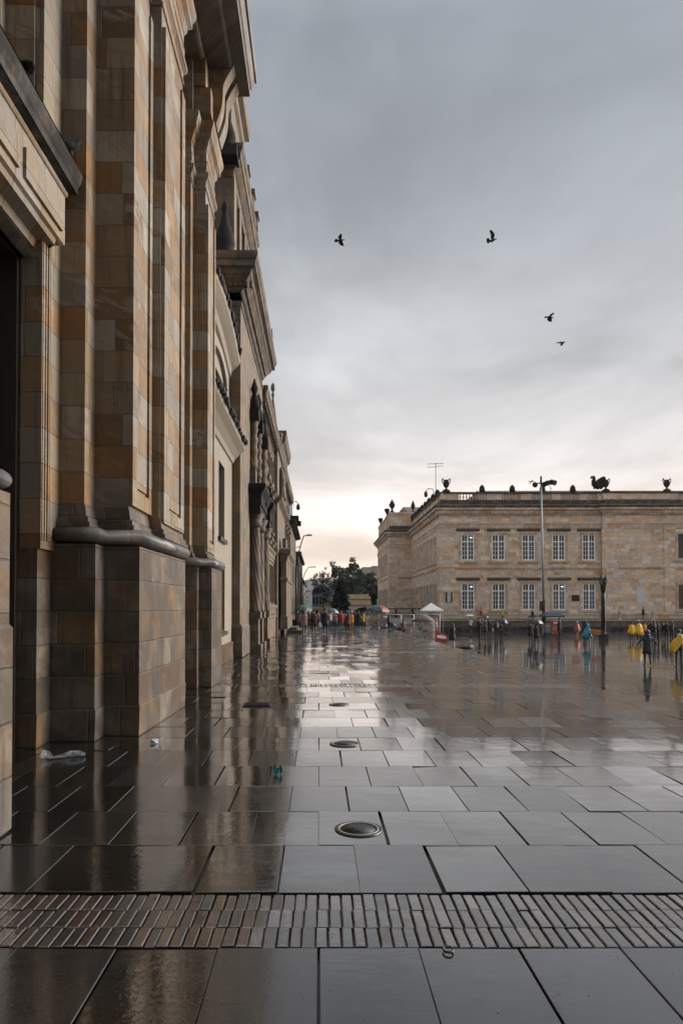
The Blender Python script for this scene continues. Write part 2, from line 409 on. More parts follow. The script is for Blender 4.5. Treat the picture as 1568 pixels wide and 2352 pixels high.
# rows in front of and below the camera before the first strip
struct(pv.build('pavement', M['slab'], fix=True)); struct(bk.build('brick_paving_strip', M['brick'], fix=True))
e = MB()
yy = -12
while yy < 61:
    l = random.uniform(1.0, 1.4); slab(e, EDGE - .355, EDGE, yy, min(yy + l, 61.5), .001, .006, .004, .004, .17, .006); yy += l
struct(e.build('pavement_edge_kerb', M['slab']))
g = MB(); g.box(-40, EDGE - .02, -30, 61.6, -1.3, -.045); struct(g.build('pavement_bed', M['bed']))
st = MB()
for i in range(6):
    st.box(EDGE - .02, EDGE + .30 * (6 - i), -12, 61.6, -1.3 + .002 * i, PZ + (i) * .183 - .0)
struct(st.build('plaza_steps', M['slab']))
# lower plaza
pl = MB(); yy = 14.0; i = 0
while yy < 84:
    xx = EDGE + 1.8 + (0 if i % 2 else -.5); x_end = min(62, 6 + yy * .62)
    while xx < x_end:
        slab(pl, xx, xx + 1.0, yy, yy + .8, PZ, .0019, .005, .005, .05, .002); xx += 1.0
    yy += .8; i += 1
struct(pl.build('plaza', M['plaza']))
g = MB(); g.box(EDGE + 1.7, 140, -30, 84.5, -1.34, PZ - .04); struct(g.build('plaza_bed', M['bed']))
g = MB(); g.box(-40, 11.0, 61.6, 700, -1.3, -.13); struct(g.build('street', M['plaza']))
g = MB(); g.box(11.0, 300, 138, 700, -1.3, -.1); struct(g.build('park_ground', plain('park_soil', (.04, .045, .025), .9)))
g = MB(); g.box(11.0, 15.2, 61.6, 138, -1.3, PZ + .02); struct(g.build('side_street', M['plaza']))

# ================================================================== LEFT SIDE: cathedral
def P_(mb, name, mat, par): return mb.build(name, mat, par)
ca = thing('cathedral', 'tall sandstone church front with stepped pilasters and dark doorway, nearest on the left', 'church', (-3.5, 5, 0))
A0 = (-3.5, 5, 0)
def rel(o, par):                       # keep world placement under a parent that only has a location
    o.location = -par.location; return o
def part(mb, name, mat, par): return rel(mb.build(name, mat, par), par)
# upper wall and stepped pilasters
main = [(-3.52, 7.93), (-3.27, 7.93), (-3.27, 8.48), (-2.95, 8.48), (-2.95, 8.85), (-2.5, 8.85), (-2.5, 9.88), (-2.33, 9.88), (-2.33, 11.4), (-3.3, 11.4)]
sec = [(-3.3, 14.0), (-2.68, 14.0), (-2.68, 14.3), (-2.42, 14.3), (-2.42, 15.4), (-4.6, 15.4)]
mb = MB()
mb.box(-9, -3.5, 7.97, 15.38, 0, 13.4)
mb.box(-3.5, -3.30, 11.3, 14.05, 0, 13.2)
part(mb, 'wall', M['cath'], ca)
mb = MB(); mb.sweep(main, [(0, 2.35), (0, 5.6), (0, 10.7)], .25)
part(mb, 'pilaster', M['cath'], ca)
mb = MB(); mb.sweep(sec, [(0, 2.6), (0, 10.7)], .25)
part(mb, 'pilaster', M['cath'], ca)
# raised and sunk panels on the sides that face the square
def panel(y0, y1, x, z0, z1, par=ca):
    m_ = MB(); d = (y1 - y0)
    a, b_ = y0 + d * .26, y1 - d * .20
    m_.box(x - .02, x + .055, y0 + .004, a - .035, z0 - .25, z1); m_.box(x - .02, x + .055, b_ + .035, y1 - .003, z0 - .25, z1)
    m_.box(x - .02, x + .055, a - .032, b_ + .032, z0 - .25, z0 - .035)
    m_.box(x - .02, x + .028, a, b_, z0 + .03, z1)
    part(m_, 'panel', M['cath'], par)
panel(8.85, 9.88, -2.5, 3.25, 10.3); panel(9.9, 11.38, -2.33, 3.15, 10.3); panel(14.32, 15.38, -2.42, 3.1, 10.3)
m_ = MB()
for i, (a, b_, h) in enumerate(((7.95, 7.985, .010), (8.02, 8.05, .014), (8.09, 8.12, .018), (8.15, 8.19, .012))): m_.box(-3.3, -3.27 + h, a, b_, 2.45, 6.08)
part(m_, 'door_jamb', M['cath'], ca)
# plinths
p1 = [(-3.62, 7.935), (-3.31, 7.935), (-3.31, 8.34), (-2.76, 8.34), (-2.76, 8.70), (-2.31, 8.70), (-2.24, 11.32), (-3.3, 11.32)]
p2 = [(-3.3, 13.76), (-2.75, 13.76), (-2.48, 13.76), (-2.48, 14.0), (-2.22, 14.0), (-2.20, 15.32), (-3.4, 15.32)]
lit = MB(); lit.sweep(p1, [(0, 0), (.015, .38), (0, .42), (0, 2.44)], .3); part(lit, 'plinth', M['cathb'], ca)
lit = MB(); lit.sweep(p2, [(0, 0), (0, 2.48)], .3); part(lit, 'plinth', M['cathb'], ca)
def torus_prof(z, r, o=0, n=7): return [(o + r * math.sin(math.pi * i / n) * 1.0, z - r * math.cos(math.pi * i / n)) for i in range(n + 1)]
t1 = [(-3.25, 8.34), (-2.76, 8.34), (-2.76, 8.70), (-2.31, 8.70), (-2.29, 9.75), (-2.26, 9.76), (-2.24, 11.32), (-3.3, 11.32)]
mb = MB(); mb.sweep(t1, [(o * .75, z) for o, z in torus_prof(2.56, .095, .0)], .25, True); part(mb, 'torus_moulding', M['torus'], ca)
mb = MB(); mb.sweep(p2, [(o * .75, z) for o, z in torus_prof(2.58, .095, .0)], .25, True); part(mb, 'torus_moulding', M['torus'], ca)
base_prof = [(.10, 2.665), (.10, 2.72), (.07, 2.72), (.07, 2.79), (.035, 2.80), (.02, 2.90), (0, 2.97)]
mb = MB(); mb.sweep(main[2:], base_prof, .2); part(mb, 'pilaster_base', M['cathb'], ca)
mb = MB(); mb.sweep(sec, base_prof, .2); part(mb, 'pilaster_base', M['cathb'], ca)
# main entablature, capitals, attic, crowning cornice
capp = [(.0, 10.2), (.03, 10.2), (.03, 10.26), (.0, 10.27), (.02, 10.42), (.09, 10.50), (.10, 10.50), (.10, 10.62)]
ent = [(.02, 10.62), (.02, 10.80), (.05, 10.80), (.05, 10.98), (.08, 11.0), (.03, 11.03), (.03, 11.42), (.06, 11.44), (.10, 11.52), (.13, 11.56), (.13, 11.64),
       (.24, 11.72), (.27, 11.74), (.27, 11.88), (.29, 11.92), (.33, 11.98), (.37, 12.08), (.38, 12.20), (.2, 12.25)]
for nm, poly in (('capital', main[3:]), ('capital', sec)):
    mb = MB(); mb.sweep(poly, [(o * .7, 10.6 + (z - 10.2) * .8) for o, z in capp], .2); part(mb, nm, M['cath'], ca)
wall_e = [(-3.3, 7.9)] + main[3:9] + [(-2.33, 11.4), (-3.1, 11.4), (-3.1, 14.0)] + sec[1:5] + [(-4.6, 15.4)]
wall_e[0] = (-3.05, 5.0); wall_e.insert(1, (-3.05, 8.48))
wall_e = [(-3.05, 5.0), (-3.05, 8.48), (-2.95, 8.48), (-2.95, 8.85), (-2.5, 8.85), (-2.5, 9.88), (-2.33, 9.88), (-2.33, 11.4), (-2.95, 11.4), (-2.95, 14.0), (-2.68, 14.0), (-2.68, 14.3), (-2.42, 14.3), (-2.42, 15.4), (-4.6, 15.4)]
ent = [(o * .52, 10.95 + (z - 10.62) * .65) for o, z in ent]; mb = MB(); mb.sweep(wall_e, ent, .3); part(mb, 'entablature', M['cath'], ca)
mb = MB(); mb.box(-9, -3.3, 5, 15.37, 10.6, 12.2); mb.box(-3.3, -2.62, 8.5, 11.3, 10.7, 13.3); mb.box(-3.3, -2.66, 14.06, 15.3, 10.7, 13.4)
mb.box(-3.28, -2.30, 14.2, 15.2, 12.2, 12.75); mb.box(-3.28, -2.40, 14.15, 15.25, 12.75, 13.35)
part(mb, 'attic', M['cath'], ca)
def scroll(y0, y1, xa, z0, z1, w_):
    pts = []
    for i in range(15):
        t_ = i / 14; z = z0 + (z1 - z0) * t_
        o = w_ * (.30 + .70 * t_ ** 2.2) + .16 * w_ * math.sin(math.pi * min(1, t_ * 1.6)) * (1 if t_ < .62 else 0) 
        pts.append((xa + o, z))
    pts += [(xa - .3, z1), (xa - .3, z0)]
    m_ = MB(); m_.prism(pts, 'y', y0, y1); m_.lathe(0, 0, [], 3) if 0 else None
    part(m_, 'scroll_bracket', M['cath'], ca)
scroll(14.55, 14.85, -2.42, 12.22, 13.55, .60); scroll(15.05, 15.4, -2.42, 12.22, 13.55, .60); scroll(10.2, 10.6, -2.5, 12.22, 13.5, .7)
top = [(0, 13.3), (.05, 13.32), (.07, 13.40), (.55, 13.44), (.60, 13.46), (.60, 13.50), (.90, 13.54), (.90, 13.70), (.94, 13.74), (.99, 13.84), (1.0, 13.95), (1.04, 13.96), (1.06, 14.1), (.7, 14.2)]
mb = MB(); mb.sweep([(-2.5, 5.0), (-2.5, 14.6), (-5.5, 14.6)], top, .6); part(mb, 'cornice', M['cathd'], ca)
# portal
mb = MB(); mb.box(-9, 6.5, -16, -4.5, 0, 13.2); part(mb, 'unseen_shade_block', M['cathb'], ca)  # unseen mass added behind the camera to shade the camera-facing walls
mb = MB(); mb.box(-9, -2.5, -4.48, 4.97, 0, 13.4); part(mb, 'wall', M['cath'], ca)
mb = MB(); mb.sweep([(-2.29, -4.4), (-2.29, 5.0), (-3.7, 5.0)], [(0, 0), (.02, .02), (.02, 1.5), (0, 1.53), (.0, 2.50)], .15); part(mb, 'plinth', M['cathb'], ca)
mb = MB(); mb.sweep([(-2.36, -4.4), (-2.36, 4.95), (-3.7, 4.95)], torus_prof(2.60, .075), .15, True); part(mb, 'torus_moulding', M['torus'], ca)
pe = [(-.42, 5.80), (-.36, 5.80), (-.36, 5.86), (-.30, 5.86), (-.30, 5.92), (-.25, 5.92), (-.22, 6.0), (-.06, 6.02), (-.04, 6.08), (0, 6.10), (0, 6.70), (.02, 6.71), (.03, 6.76), (.09, 6.80), (.115, 6.80), (.115, 6.88), (.135, 6.92), (.155, 7.0), (.16, 7.06), (.05, 7.10)]
mb = MB(); mb.sweep([(-3.12, 4.9), (-3.12, 8.22), (-3.6, 8.22)], pe[8:13], .5); part(mb, 'portal_entablature', M['cath'], ca)
mb = MB(); mb.sweep([(-3.12, 4.9), (-3.12, 8.22), (-3.6, 8.22)], [(-.05, 6.765)] + pe[13:], .4); part(mb, 'portal_cornice', M['portd'], ca)
mb = MB(); mb.sweep([(-3.12, 4.9), (-3.12, 8.05)], pe[:9], .2); part(mb, 'door_lintel', M['cath'], ca)
mb = MB(); mb.box(-3.18, -3.085, 5.3, 6.9, 6.2, 6.52); mb.box(-3.18, -3.085, 7.05, 8.08, 6.2, 6.52); part(mb, 'frieze_panel', M['cath'], ca)
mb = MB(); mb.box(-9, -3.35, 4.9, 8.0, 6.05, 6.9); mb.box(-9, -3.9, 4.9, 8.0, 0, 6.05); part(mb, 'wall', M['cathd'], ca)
mb = MB(); mb.sweep([(-3.1, 4.95), (-3.1, 8.2)], [(.06, 7.105), (.12, 7.12), (.08, 7.16)], .1); part(mb, 'cornice', M['soot'], ca)
m_ = MB(); m_.box(-3.9, -3.54, 7.86, 7.926, 0, 5.78); m_.box(-3.9, -3.56, 4.98, 7.925, 5.79, 5.85); part(m_, 'door_frame', M['wood'], ca)
for y0, y1 in ((5.02, 6.43), (6.45, 7.85)):
    m_ = MB(); m_.box(-3.88, -3.80, y0, y1, 0.02, 5.8)
    for k in range(6):
        for a in (0, 1):
            ya = y0 + .1 + a * .67; m_.box(-3.81, -3.77, ya, ya + .55, .3 + k * .9, 1.02 + k * .9)
    m_.cur = 1
    for k in range(7):
        for q_ in range(4): m_.ball((-3.765, y0 + .12 + q_ * .38, .18 + k * .9), .035, 8, 5)
    rel(m_.build('door', [M['wood'], M['iron']], ca), ca)
# upper niche surround above the portal
U = [(-4.4, 7.60), (-3.72, 7.60), (-3.72, 7.9), (-3.375, 7.9), (-3.375, 8.29), (-3.3, 8.29), (-3.3, 8.50)]
mb = MB(); mb.sweep(U, [(0, 6.9), (0, 10.6)], .1); part(mb, 'niche_surround', M['cath'], ca)
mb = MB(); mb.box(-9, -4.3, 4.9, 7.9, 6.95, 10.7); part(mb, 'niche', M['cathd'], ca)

# ---------------- cream house beside the cathedral
ho = thing('house', 'narrow cream plastered house with two dark tiled eaves squeezed beside the church', 'house', (-4, 18, 0))
mb = MB()
op = [(19.3, 20.5, 3.7, 5.9), (16.6, 17.8, 3.7, 5.9), (19.4, 20.6, .95, 3.0), (16.5, 17.7, .1, 3.0)]
wallgrid(mb, 'x', -2.87, 15.35, 22.3, .55, 6.45, [o_ for o_ in op if o_[2] > .5], .35, -1); mb.box(-6, -3.22, 15.42, 22.28, 0, 9.2)
part(mb, 'wall', M['cream'], ho)
mb = MB(); mb.box(-3.3, -2.80, 15.42, 22.28, 0, .55); part(mb, 'plinth', M['podium'], ho)
for a, b_, c, d in op[:3]:
    m_ = MB(); m_.box(-3.15, -3.10, a, b_, c, d); wi = part(m_, 'window', M['glass2'], ho)
    m_ = MB(); yc = (a + b_) / 2
    m_.box(-3.10, -3.05, yc - .04, yc + .04, c, d)
    for k in (1, 2): m_.box(-3.10, -3.06, a, b_, c + (d - c) * k / 3 - .02, c + (d - c) * k / 3 + .02)
    m_.box(-2.9, -2.78, a - .12, b_ + .12, c - .12, c - .005)
    x_ = m_.build('frame', M['wood'], wi)
mb = MB(); mb.sweep([(-2.87, 15.4), (-2.87, 22.28)], [(0, 6.4), (.05, 6.42), (.1, 6.55), (.25, 6.72), (.42, 6.86), (.45, 6.95)], .3); part(mb, 'eave_moulding', M['cream'], ho)
def tile_edge(x, zz, y0, y1, par, step=.17, curve=None):
    m_ = MB(); yy_ = y0
    while yy_ < y1 - .05:
        z = zz if curve is None else curve(yy_)
        r = .085 + random.uniform(-.02, .035)
        pts = [(yy_ + step / 2 + r * math.cos(math.pi * k / 5), z + r * math.sin(math.pi * k / 5)) for k in range(6)]
        b0 = len(m_.v); xo = x + random.uniform(-.06, .06)
        m_.prism(pts, 'x', xo - .0, xo - 1.2)
        m_.box(xo - 1.2, xo - .02, yy_, yy_ + step * .98, z - .05, z + .02)
        yy_ += step
    for i, (a, b__, c) in enumerate(m_.v): m_.v[i] = (a, b__, c + (x - a) * .42)
    part(m_, 'roof', M['tile'], par)
tile_edge(-2.36, 7.0, 15.42, 22.25, ho)
mb = MB(); wallgrid(mb, 'x', -2.97, 15.4, 22.3, 7.0, 9.6, [(17.9, 21.0, 7.2, 8.6)], .3, -1)
n_ = 10
for s_ in (0, 1):
    for i in range(n_):
        t0, t1_ = math.pi * i / n_ / 2, math.pi * (i + 1) / n_ / 2
        pass
part(mb, 'upper_wall', M['cream'], ho)
m_ = MB(); pts = [(19.45 + 1.75 * math.cos(math.pi * k / 12), 8.5 + .75 * math.sin(math.pi * k / 12)) for k in range(13)]
ring = pts + [(19.45 + 1.5 * math.cos(math.pi * k / 12), 8.5 + .55 * math.sin(math.pi * k / 12)) for k in range(12, -1, -1)]
m_.prism(ring, 'x', -3.1, -2.86); part(m_, 'arch_moulding', M['cream'], ho)
m_ = MB(); m_.box(-3.25, -3.2, 17.9, 21.0, 7.1, 8.7); part(m_, 'window', M['glass2'], ho)
crv = lambda y_: 10.15 + .5 * math.sin(max(0, min(1, (y_ - 15.4) / 6.9)) * math.pi) - .25
mb = MB(); k_ = 14
for i in range(k_):
    ya, yb = 15.4 + 6.9 * i / k_, 15.4 + 6.9 * (i + 1) / k_; za, zb = crv(ya), crv(yb)
    prof = [(-3.0, -.65), (-2.92, -.6), (-2.86, -.42), (-2.74, -.3), (-2.62, -.16), (-2.60, -.03)]
    for j in range(len(prof) - 1):
        (xa, da), (xb, db) = prof[j], prof[j + 1]
        mb.quad((xa, ya, za + da), (xa, yb, zb + da), (xb, yb, zb + db), (xb, ya, za + db))
    mb.quad((-3.0, ya, za - .66), (-3.0, yb, zb - .66), (-3.0, yb, zb - .02), (-3.0, ya, za - .02)); mb.quad((-2.6, ya, za - .03), (-2.6, yb, zb - .03), (-4, yb, zb - .03), (-4, ya, za - .03))
part(mb, 'eave_moulding', M['cream'], ho)
tile_edge(-2.55, 10.1, 15.42, 22.25, ho, .17, crv)

# ---------------- chapel with black stone portal and tower storeys
ch = thing('chapel', 'weathered stone chapel front with deep dark cornices and black twisted column portal', 'chapel', (-4, 26, 0))
mb = MB()
wallgrid(mb, 'x', -2.6, 22.3, 31, 0, 12.2, [(26.2, 27.4, 7.9, 10.2)], .3, -1); mb.quad((-9, 22.3, 0), (-2.6, 22.3, 0), (-2.6, 22.3, 12.2), (-9, 22.3, 12.2)); mb.quad((-9, 31, 0), (-2.6, 31, 0), (-2.6, 31, 12.2), (-9, 31, 12.2))
mb.box(-8.9, -2.95, 22.4, 30.9, 0, 12.3)
part(mb, 'wall', M['chap'], ch)
mb = MB(); mb.sweep([(-9, 22.3), (-2.6, 22.3), (-2.6, 24.6), (-2.68, 24.6), (-2.68, 24.9)], [(0, 0), (.08, .02), (.08, 1.0), (.03, 1.1), (.0, 1.12)], .1); part(mb, 'plinth', M['chapd'], ch)
cp = [(0, 11.7), (.04, 11.7), (.04, 11.85), (0, 11.87), (0, 12.15), (.06, 12.2), (.10, 12.3), (.34, 12.62), (.36, 12.62), (.40, 12.74), (.52, 12.80), (.54, 12.80), (.54, 12.98), (.58, 13.02), (.62, 13.14), (.62, 13.25), (.3, 13.32)]
cpoly = [(-9, 22.3), (-2.6, 22.3), (-2.6, 31), (-6, 31)]
mb = MB(); mb.sweep(cpoly, cp, .3); part(mb, 'cornice', M['chapd'], ch)
m_ = MB()
for k in range(24): m_.box(-6.2 + k * .17, -6.2 + k * .17 + .09, 22.12, 22.33, 12.30, 12.46)
for k in range(50): m_.box(-2.62, -2.42, 22.2 + k * .175, 22.2 + k * .175 + .09, 12.30, 12.46)
part(m_, 'dentil_course', M['chap'], ch)
mb = MB(); mb.box(-8.8, -3.0, 22.6, 30.8, 13.2, 16.6); mb.box(-3.06, -2.86, 22.62, 23.3, 13.3, 16.55); mb.box(-3.06, -2.88, 24.4, 24.9, 13.3, 16.55); mb.box(-3.06, -2.88, 26.1, 26.6, 13.3, 16.55)
part(mb, 'upper_wall', M['chap'], ch)
cp2 = [(0, 16.2), (.06, 16.25), (.08, 16.45), (.14, 16.5), (.3, 16.7), (.34, 16.72), (.36, 16.9), (.42, 16.98), (.45, 17.12), (.2, 17.2)]
mb = MB(); mb.sweep([(-9, 22.62), (-2.95, 22.62), (-2.95, 28.0), (-6, 28.0)], cp2, .3); part(mb, 'cornice', M['chapd'], ch)
mb = MB(); mb.sweep([(-9, 22.66), (-2.97, 22.66), (-2.97, 25.4), (-6, 25.4)], [(0, 17.2), (0, 19.2), (.1, 19.3), (.14, 19.5), (.3, 19.6), (.34, 19.9), (.1, 20)], .5); part(mb, 'belfry', M['chap'], ch)
for (x_, y_, z_, s_) in ((-2.78, 24.4, 17.1, .8), (-2.72, 25.9, 17.1, .9), (-2.7, 27.2, 17.1, .75), (-2.45, 28.6, 13.25, 1.5), (-2.35, 30.2, 13.25, 1.2)):
    m_ = MB(); m_.box(x_ - .22, x_ + .22, y_ - .22, y_ + .22, z_ - .05, z_ + .55 * s_); m_.box(x_ - .27, x_ + .27, y_ - .27, y_ + .27, z_ + .552 * s_, z_ + .72 * s_)
    part(m_, 'parapet_pedestal', M['chapd'], ch)
for (x_, y_, z_, s_) in ((-3.12, 22.25, 13.3, 1.0), (-3.05, 22.25, 16.9, .85)):
    m_ = MB(); m_.lathe(x_, y_, [(.34 * s_, z_), (.36 * s_, z_ + .12 * s_), (.26 * s_, z_ + .2 * s_), (.34 * s_, z_ + .4 * s_), (.30 * s_, z_ + .7 * s_), (.16 * s_, z_ + 1.15 * s_), (.09 * s_, z_ + 1.45 * s_), (.07 * s_, z_ + 1.5 * s_), (.12 * s_, z_ + 1.6 * s_), (.10 * s_, z_ + 1.78 * s_), (.02, z_ + 1.9 * s_)], 12)
    m_.box(x_ - .42 * s_, x_ + .42 * s_, y_ - .35, y_ + .35, z_ - .35, z_ + .001); part(m_, 'finial', M['soot'], ch)
# portal of twisted columns
for i, yc in enumerate((25.6, 27.4, 30.2)):
    m_ = MB(); m_.box(-2.7, -2.15, yc - .42, yc + .42, 0, .28); m_.box(-2.7, -2.26, yc - .33, yc + .33, .28, 1.25); m_.box(-2.7, -2.18, yc - .40, yc + .40, 1.25, 1.50)
    part(m_, 'pedestal', M['chapd'], ch)
    m_ = MB(); rings = []; nn = 54
    for k in range(41):
        t_ = k / 40; z = 1.5 + 3.2 * t_; r0 = .22 - .03 * t_; rr = []
        for j in range(nn):
            a = 2 * math.pi * j / nn; r = r0 * (1 + .055 * math.cos(9 * (a + t_ * 3.2)))
            rr.append((-2.42 + r * math.cos(a), yc + r * math.sin(a), z))
        rings.append(rr)
    m_.ring_loft(rings); m_.lathe(-2.42, yc, [(.22, 4.7), (.3, 4.85), (.24, 4.9), (.34, 5.15), (.34, 5.2)], 12); part(m_, 'twisted_column', M['chapd'], ch)
m_ = MB(); m_.sweep([(-2.6, 25.1), (-2.18, 25.1), (-2.18, 27.9), (-2.35, 27.9), (-2.35, 29.7), (-2.18, 29.7), (-2.18, 30.7), (-2.6, 30.7)], [(0, 5.2), (0, 5.5), (.04, 5.5), (.04, 5.9), (.2, 6.1), (.22, 6.25), (.1, 6.3)], .2)
part(m_, 'portal_entablature', M['soot'], ch)
for yc in (25.6, 27.4, 30.2):
    m_ = MB(); m_.box(-2.65, -2.38, yc - .26, yc + .26, 6.3, 6.9); m_.lathe(-2.48, yc, [(.15, 6.9), (.17, 7.1)] + [(.15 + .03 * math.sin(q_ * 1.7), 7.1 + q_ * .11) for q_ in range(14)] + [(.2, 8.75)], 12); part(m_, 'portal_column', M['chapd'], ch)
    m_ = MB(); m_.box(-2.65, -2.26, yc - .3, yc + .3, 8.75, 9.2)
    m_.lathe(-2.45, yc, [(.15, 9.2), (.2, 9.4), (.09, 9.8), (.14, 10.0), (.02, 10.4)], 8); part(m_, 'portal_pinnacle', M['soot'], ch)
m_ = MB(); m_.box(-2.75, -2.62, 27.95, 29.7, .1, 4.6); part(m_, 'door', M['wood'], ch)
m_ = MB(); m_.box(-2.95, -2.9, 26.2, 27.4, 7.9, 10.2); part(m_, 'window', M['glass2'], ch)
for k in range(9):
    a, c = random.uniform(25.3, 30.5), random.uniform(6.4, 9.5)
    pass
m_ = MB(); m_.lathe(-2.25, 27.1, [(.02, 5.7), (.2, 5.75), (.24, 5.95), (.1, 6.2), (.03, 6.5)], 8, sx=1, sy=1.3); m_.tube([(-2.5, 27.1, 6.2), (-2.2, 27.1, 6.55), (-1.95, 27.1, 6.45), (-1.92, 27.1, 6.1)], .05, 6)
part(m_, 'bracket_lantern', M['soot'], ch)

# ---------------- palace
pa = thing('palace', 'long honey stone palace front with hooded windows and overhanging cornice beyond the chapel', 'palace', (-4, 45, 0))
mb = MB(); ops = []
ys_ = [32.2 + 2.35 * k for k in range(4)]
for yc in ys_: ops += [(yc - .45, yc + .45, 1.95, 4.0), (yc - .45, yc + .45, 6.0, 7.9), (yc - .45, yc + .45, 8.9, 10.2)]
wallgrid(mb, 'x', -2.75, 31.02, 41, 0, 11.2, ops, .3, -1)
ops2 = []
ys2 = [52.2 + 2.6 * k for k in range(4)]
for yc in ys2: ops2 += [(yc - .45, yc + .45, 1.95, 4.0), (yc - .45, yc + .45, 6.0, 7.9), (yc - .45, yc + .45, 8.9, 10.2)]
wallgrid(mb, 'x', -2.75, 50, 63, 0, 11.2, ops2, .3, -1)
mb.box(-9, -3.05, 31.1, 62.9, 0, 11.3)
part(mb, 'wall', M['pal'], pa)
for yc in ys_ + ys2:
    for z0, z1 in ((1.95, 4.0), (6.0, 7.9), (8.9, 10.2)):
        m_ = MB(); m_.box(-3.0, -2.96, yc - .45, yc + .45, z0, z1); wi = part(m_, 'window', M['glass2'], pa)
        m_ = MB(); s_ = .09
        m_.box(-2.8, -2.66, yc - .6, yc - .455, z0, z1 + .1); m_.box(-2.8, -2.66, yc + .455, yc + .6, z0, z1 + .1); m_.box(-2.8, -2.62, yc - .62, yc + .62, z0 - .16, z0 - .004)
        m_.box(-2.95, -2.9, yc - .03, yc + .03, z0, z1); m_.build('frame', M['pal'], wi)
        if z0 > 5 and z0 < 8:
            m_ = MB(); m_.sweep([(-2.8, yc - .72), (-2.62, yc - .72), (-2.62, yc + .72), (-2.8, yc + .72)], [(0, z1 + .1), (.02, z1 + .25), (.12, z1 + .32), (.16, z1 + .4), (.05, z1 + .46)], .1); m_.build('window_hood', M['pald'], wi)
        if z0 < 3:
            m_ = MB(); m_.sweep([(-2.8, yc - .72), (-2.62, yc - .72), (-2.62, yc + .72), (-2.8, yc + .72)], [(0, 5.15), (.02, 5.25), (.12, 5.35), (.16, 5.42), (.05, 5.5)], .1); m_.build('window_hood', M['pald'], wi)
for (a, b_) in ((31.05, 41), (50, 62.95)):
    m_ = MB(); m_.sweep([(-2.75, a), (-2.75, b_)], [(0, 4.3), (.05, 4.32), (.05, 4.5), (.08, 4.5), (.08, 4.75), (.16, 4.85), (.18, 4.95), (.03, 5.0)], .1); part(m_, 'string_course', M['pal'], pa)
    m_ = MB(); m_.sweep([(-2.75, a), (-2.75, b_)], [(0, 0), (.14, .01), (.14, 1.05), (.2, 1.1), (.2, 1.22), (.1, 1.25)], .1); part(m_, 'plinth', M['pal'], pa)
    m_ = MB(); m_.box(-2.72, -2.52, a, b_, 1.66, 1.82); yy_ = a + .15
    while yy_ < b_: m_.lathe(-2.62, yy_, [(.05, 1.25), (.075, 1.35), (.035, 1.5), (.06, 1.66)], 6); yy_ += .24
    part(m_, 'balustrade', M['pal'], pa)
cpp = [(0, 10.7), (.04, 10.72), (.06, 10.85), (0, 10.9), (0, 11.15), (.06, 11.2), (.10, 11.32), (.30, 11.42), (.33, 11.42), (.33, 11.6), (.38, 11.72), (.42, 11.78), (.42, 11.9), (.1, 12.0)]
mb = MB(); mb.sweep([(-6, 31.3), (-2.75, 31.3), (-2.75, 63), (-6, 63)], cpp, .3); part(mb, 'cornice', M['pald'], pa)
m_ = MB(); m_.box(-2.74, -2.70, 31.5, 62.9, 11.21, 11.41)
for k in range(64): m_.box(-2.72, -2.5, 31.5 + k * .49, 31.72 + k * .49, 11.22, 11.40)
part(m_, 'dentil_course', M['pald'], pa)
# central pavilion
m_ = MB(); m_.box(-3.1, -2.52, 41.02, 49.98, 0, 11.3); part(m_, 'pavilion', M['pal'], pa)
m_ = MB(); m_.box(-6, -2.75, 50, 57.5, 11.9, 13.7); m_.sweep([(-6, 50), (-2.75, 50), (-2.75, 57.5), (-6, 57.5)], [(0, 13.5), (.05, 13.6), (.08, 13.8), (.28, 14.0), (.3, 14.3), (.36, 14.5), (.36, 14.75), (.1, 14.8)], .3)
part(m_, 'roof_block', M['pald'], pa)
m_ = MB(); m_.sweep([(-2.75, 41.02), (-2.52, 41.02), (-2.52, 49.98), (-2.75, 49.98)], [(0, 8.0), (.05, 8.1), (.25, 8.25), (.3, 8.3), (.3, 8.45), (.05, 8.5)], .1); part(m_, 'balcony', M['pal'], pa)
m_ = MB(); m_.box(-2.35, -2.02, 42, 49.5, .3, 4.6); m_.sweep([(-2.4, 42), (-2.02, 42), (-2.02, 49.5), (-2.4, 49.5)], [(0, 4.55), (.04, 4.6), (.08, 4.85), (.24, 5.0), (.28, 5.05), (.28, 5.3), (.05, 5.4)], .1)
m_.sweep([(-2.4, 42), (-2.02, 42), (-2.02, 49.5), (-2.4, 49.5)], [(0, 3.3), (.07, 3.35), (.09, 3.5), (0, 3.55)], .1); m_.sweep([(-2.4, 42), (-2.02, 42), (-2.02, 49.5), (-2.4, 49.5)], [(0, 0.3), (.07, .3), (.07, 1.1), (0, 1.15)], .1)
m_.box(-2.33, -2.1, 43.2, 45.0, 5.4, 6.1)
part(m_, 'porch', M['pal'], pa)
m_ = MB(); m_.box(-2.1, -1.1, 44.5, 49.6, 0, .17); m_.box(-2.08, -1.45, 44.9, 49.4, .17, .34); part(m_, 'entrance_step', M['podium'], pa)
m_ = MB(); m_.box(-2.55, -2.3, 45.3, 47.2, 8.45, 10.0); part(m_, 'carved_crest', M['pald'], pa)
m_ = MB(); m_.lathe(-2.4, 43.2, [(.3, 8.5), (.34, 8.8), (.2, 9.3), (.3, 9.8), (.2, 10.3), (.05, 10.7)], 8); part(m_, 'carved_crest', M['pald'], pa)
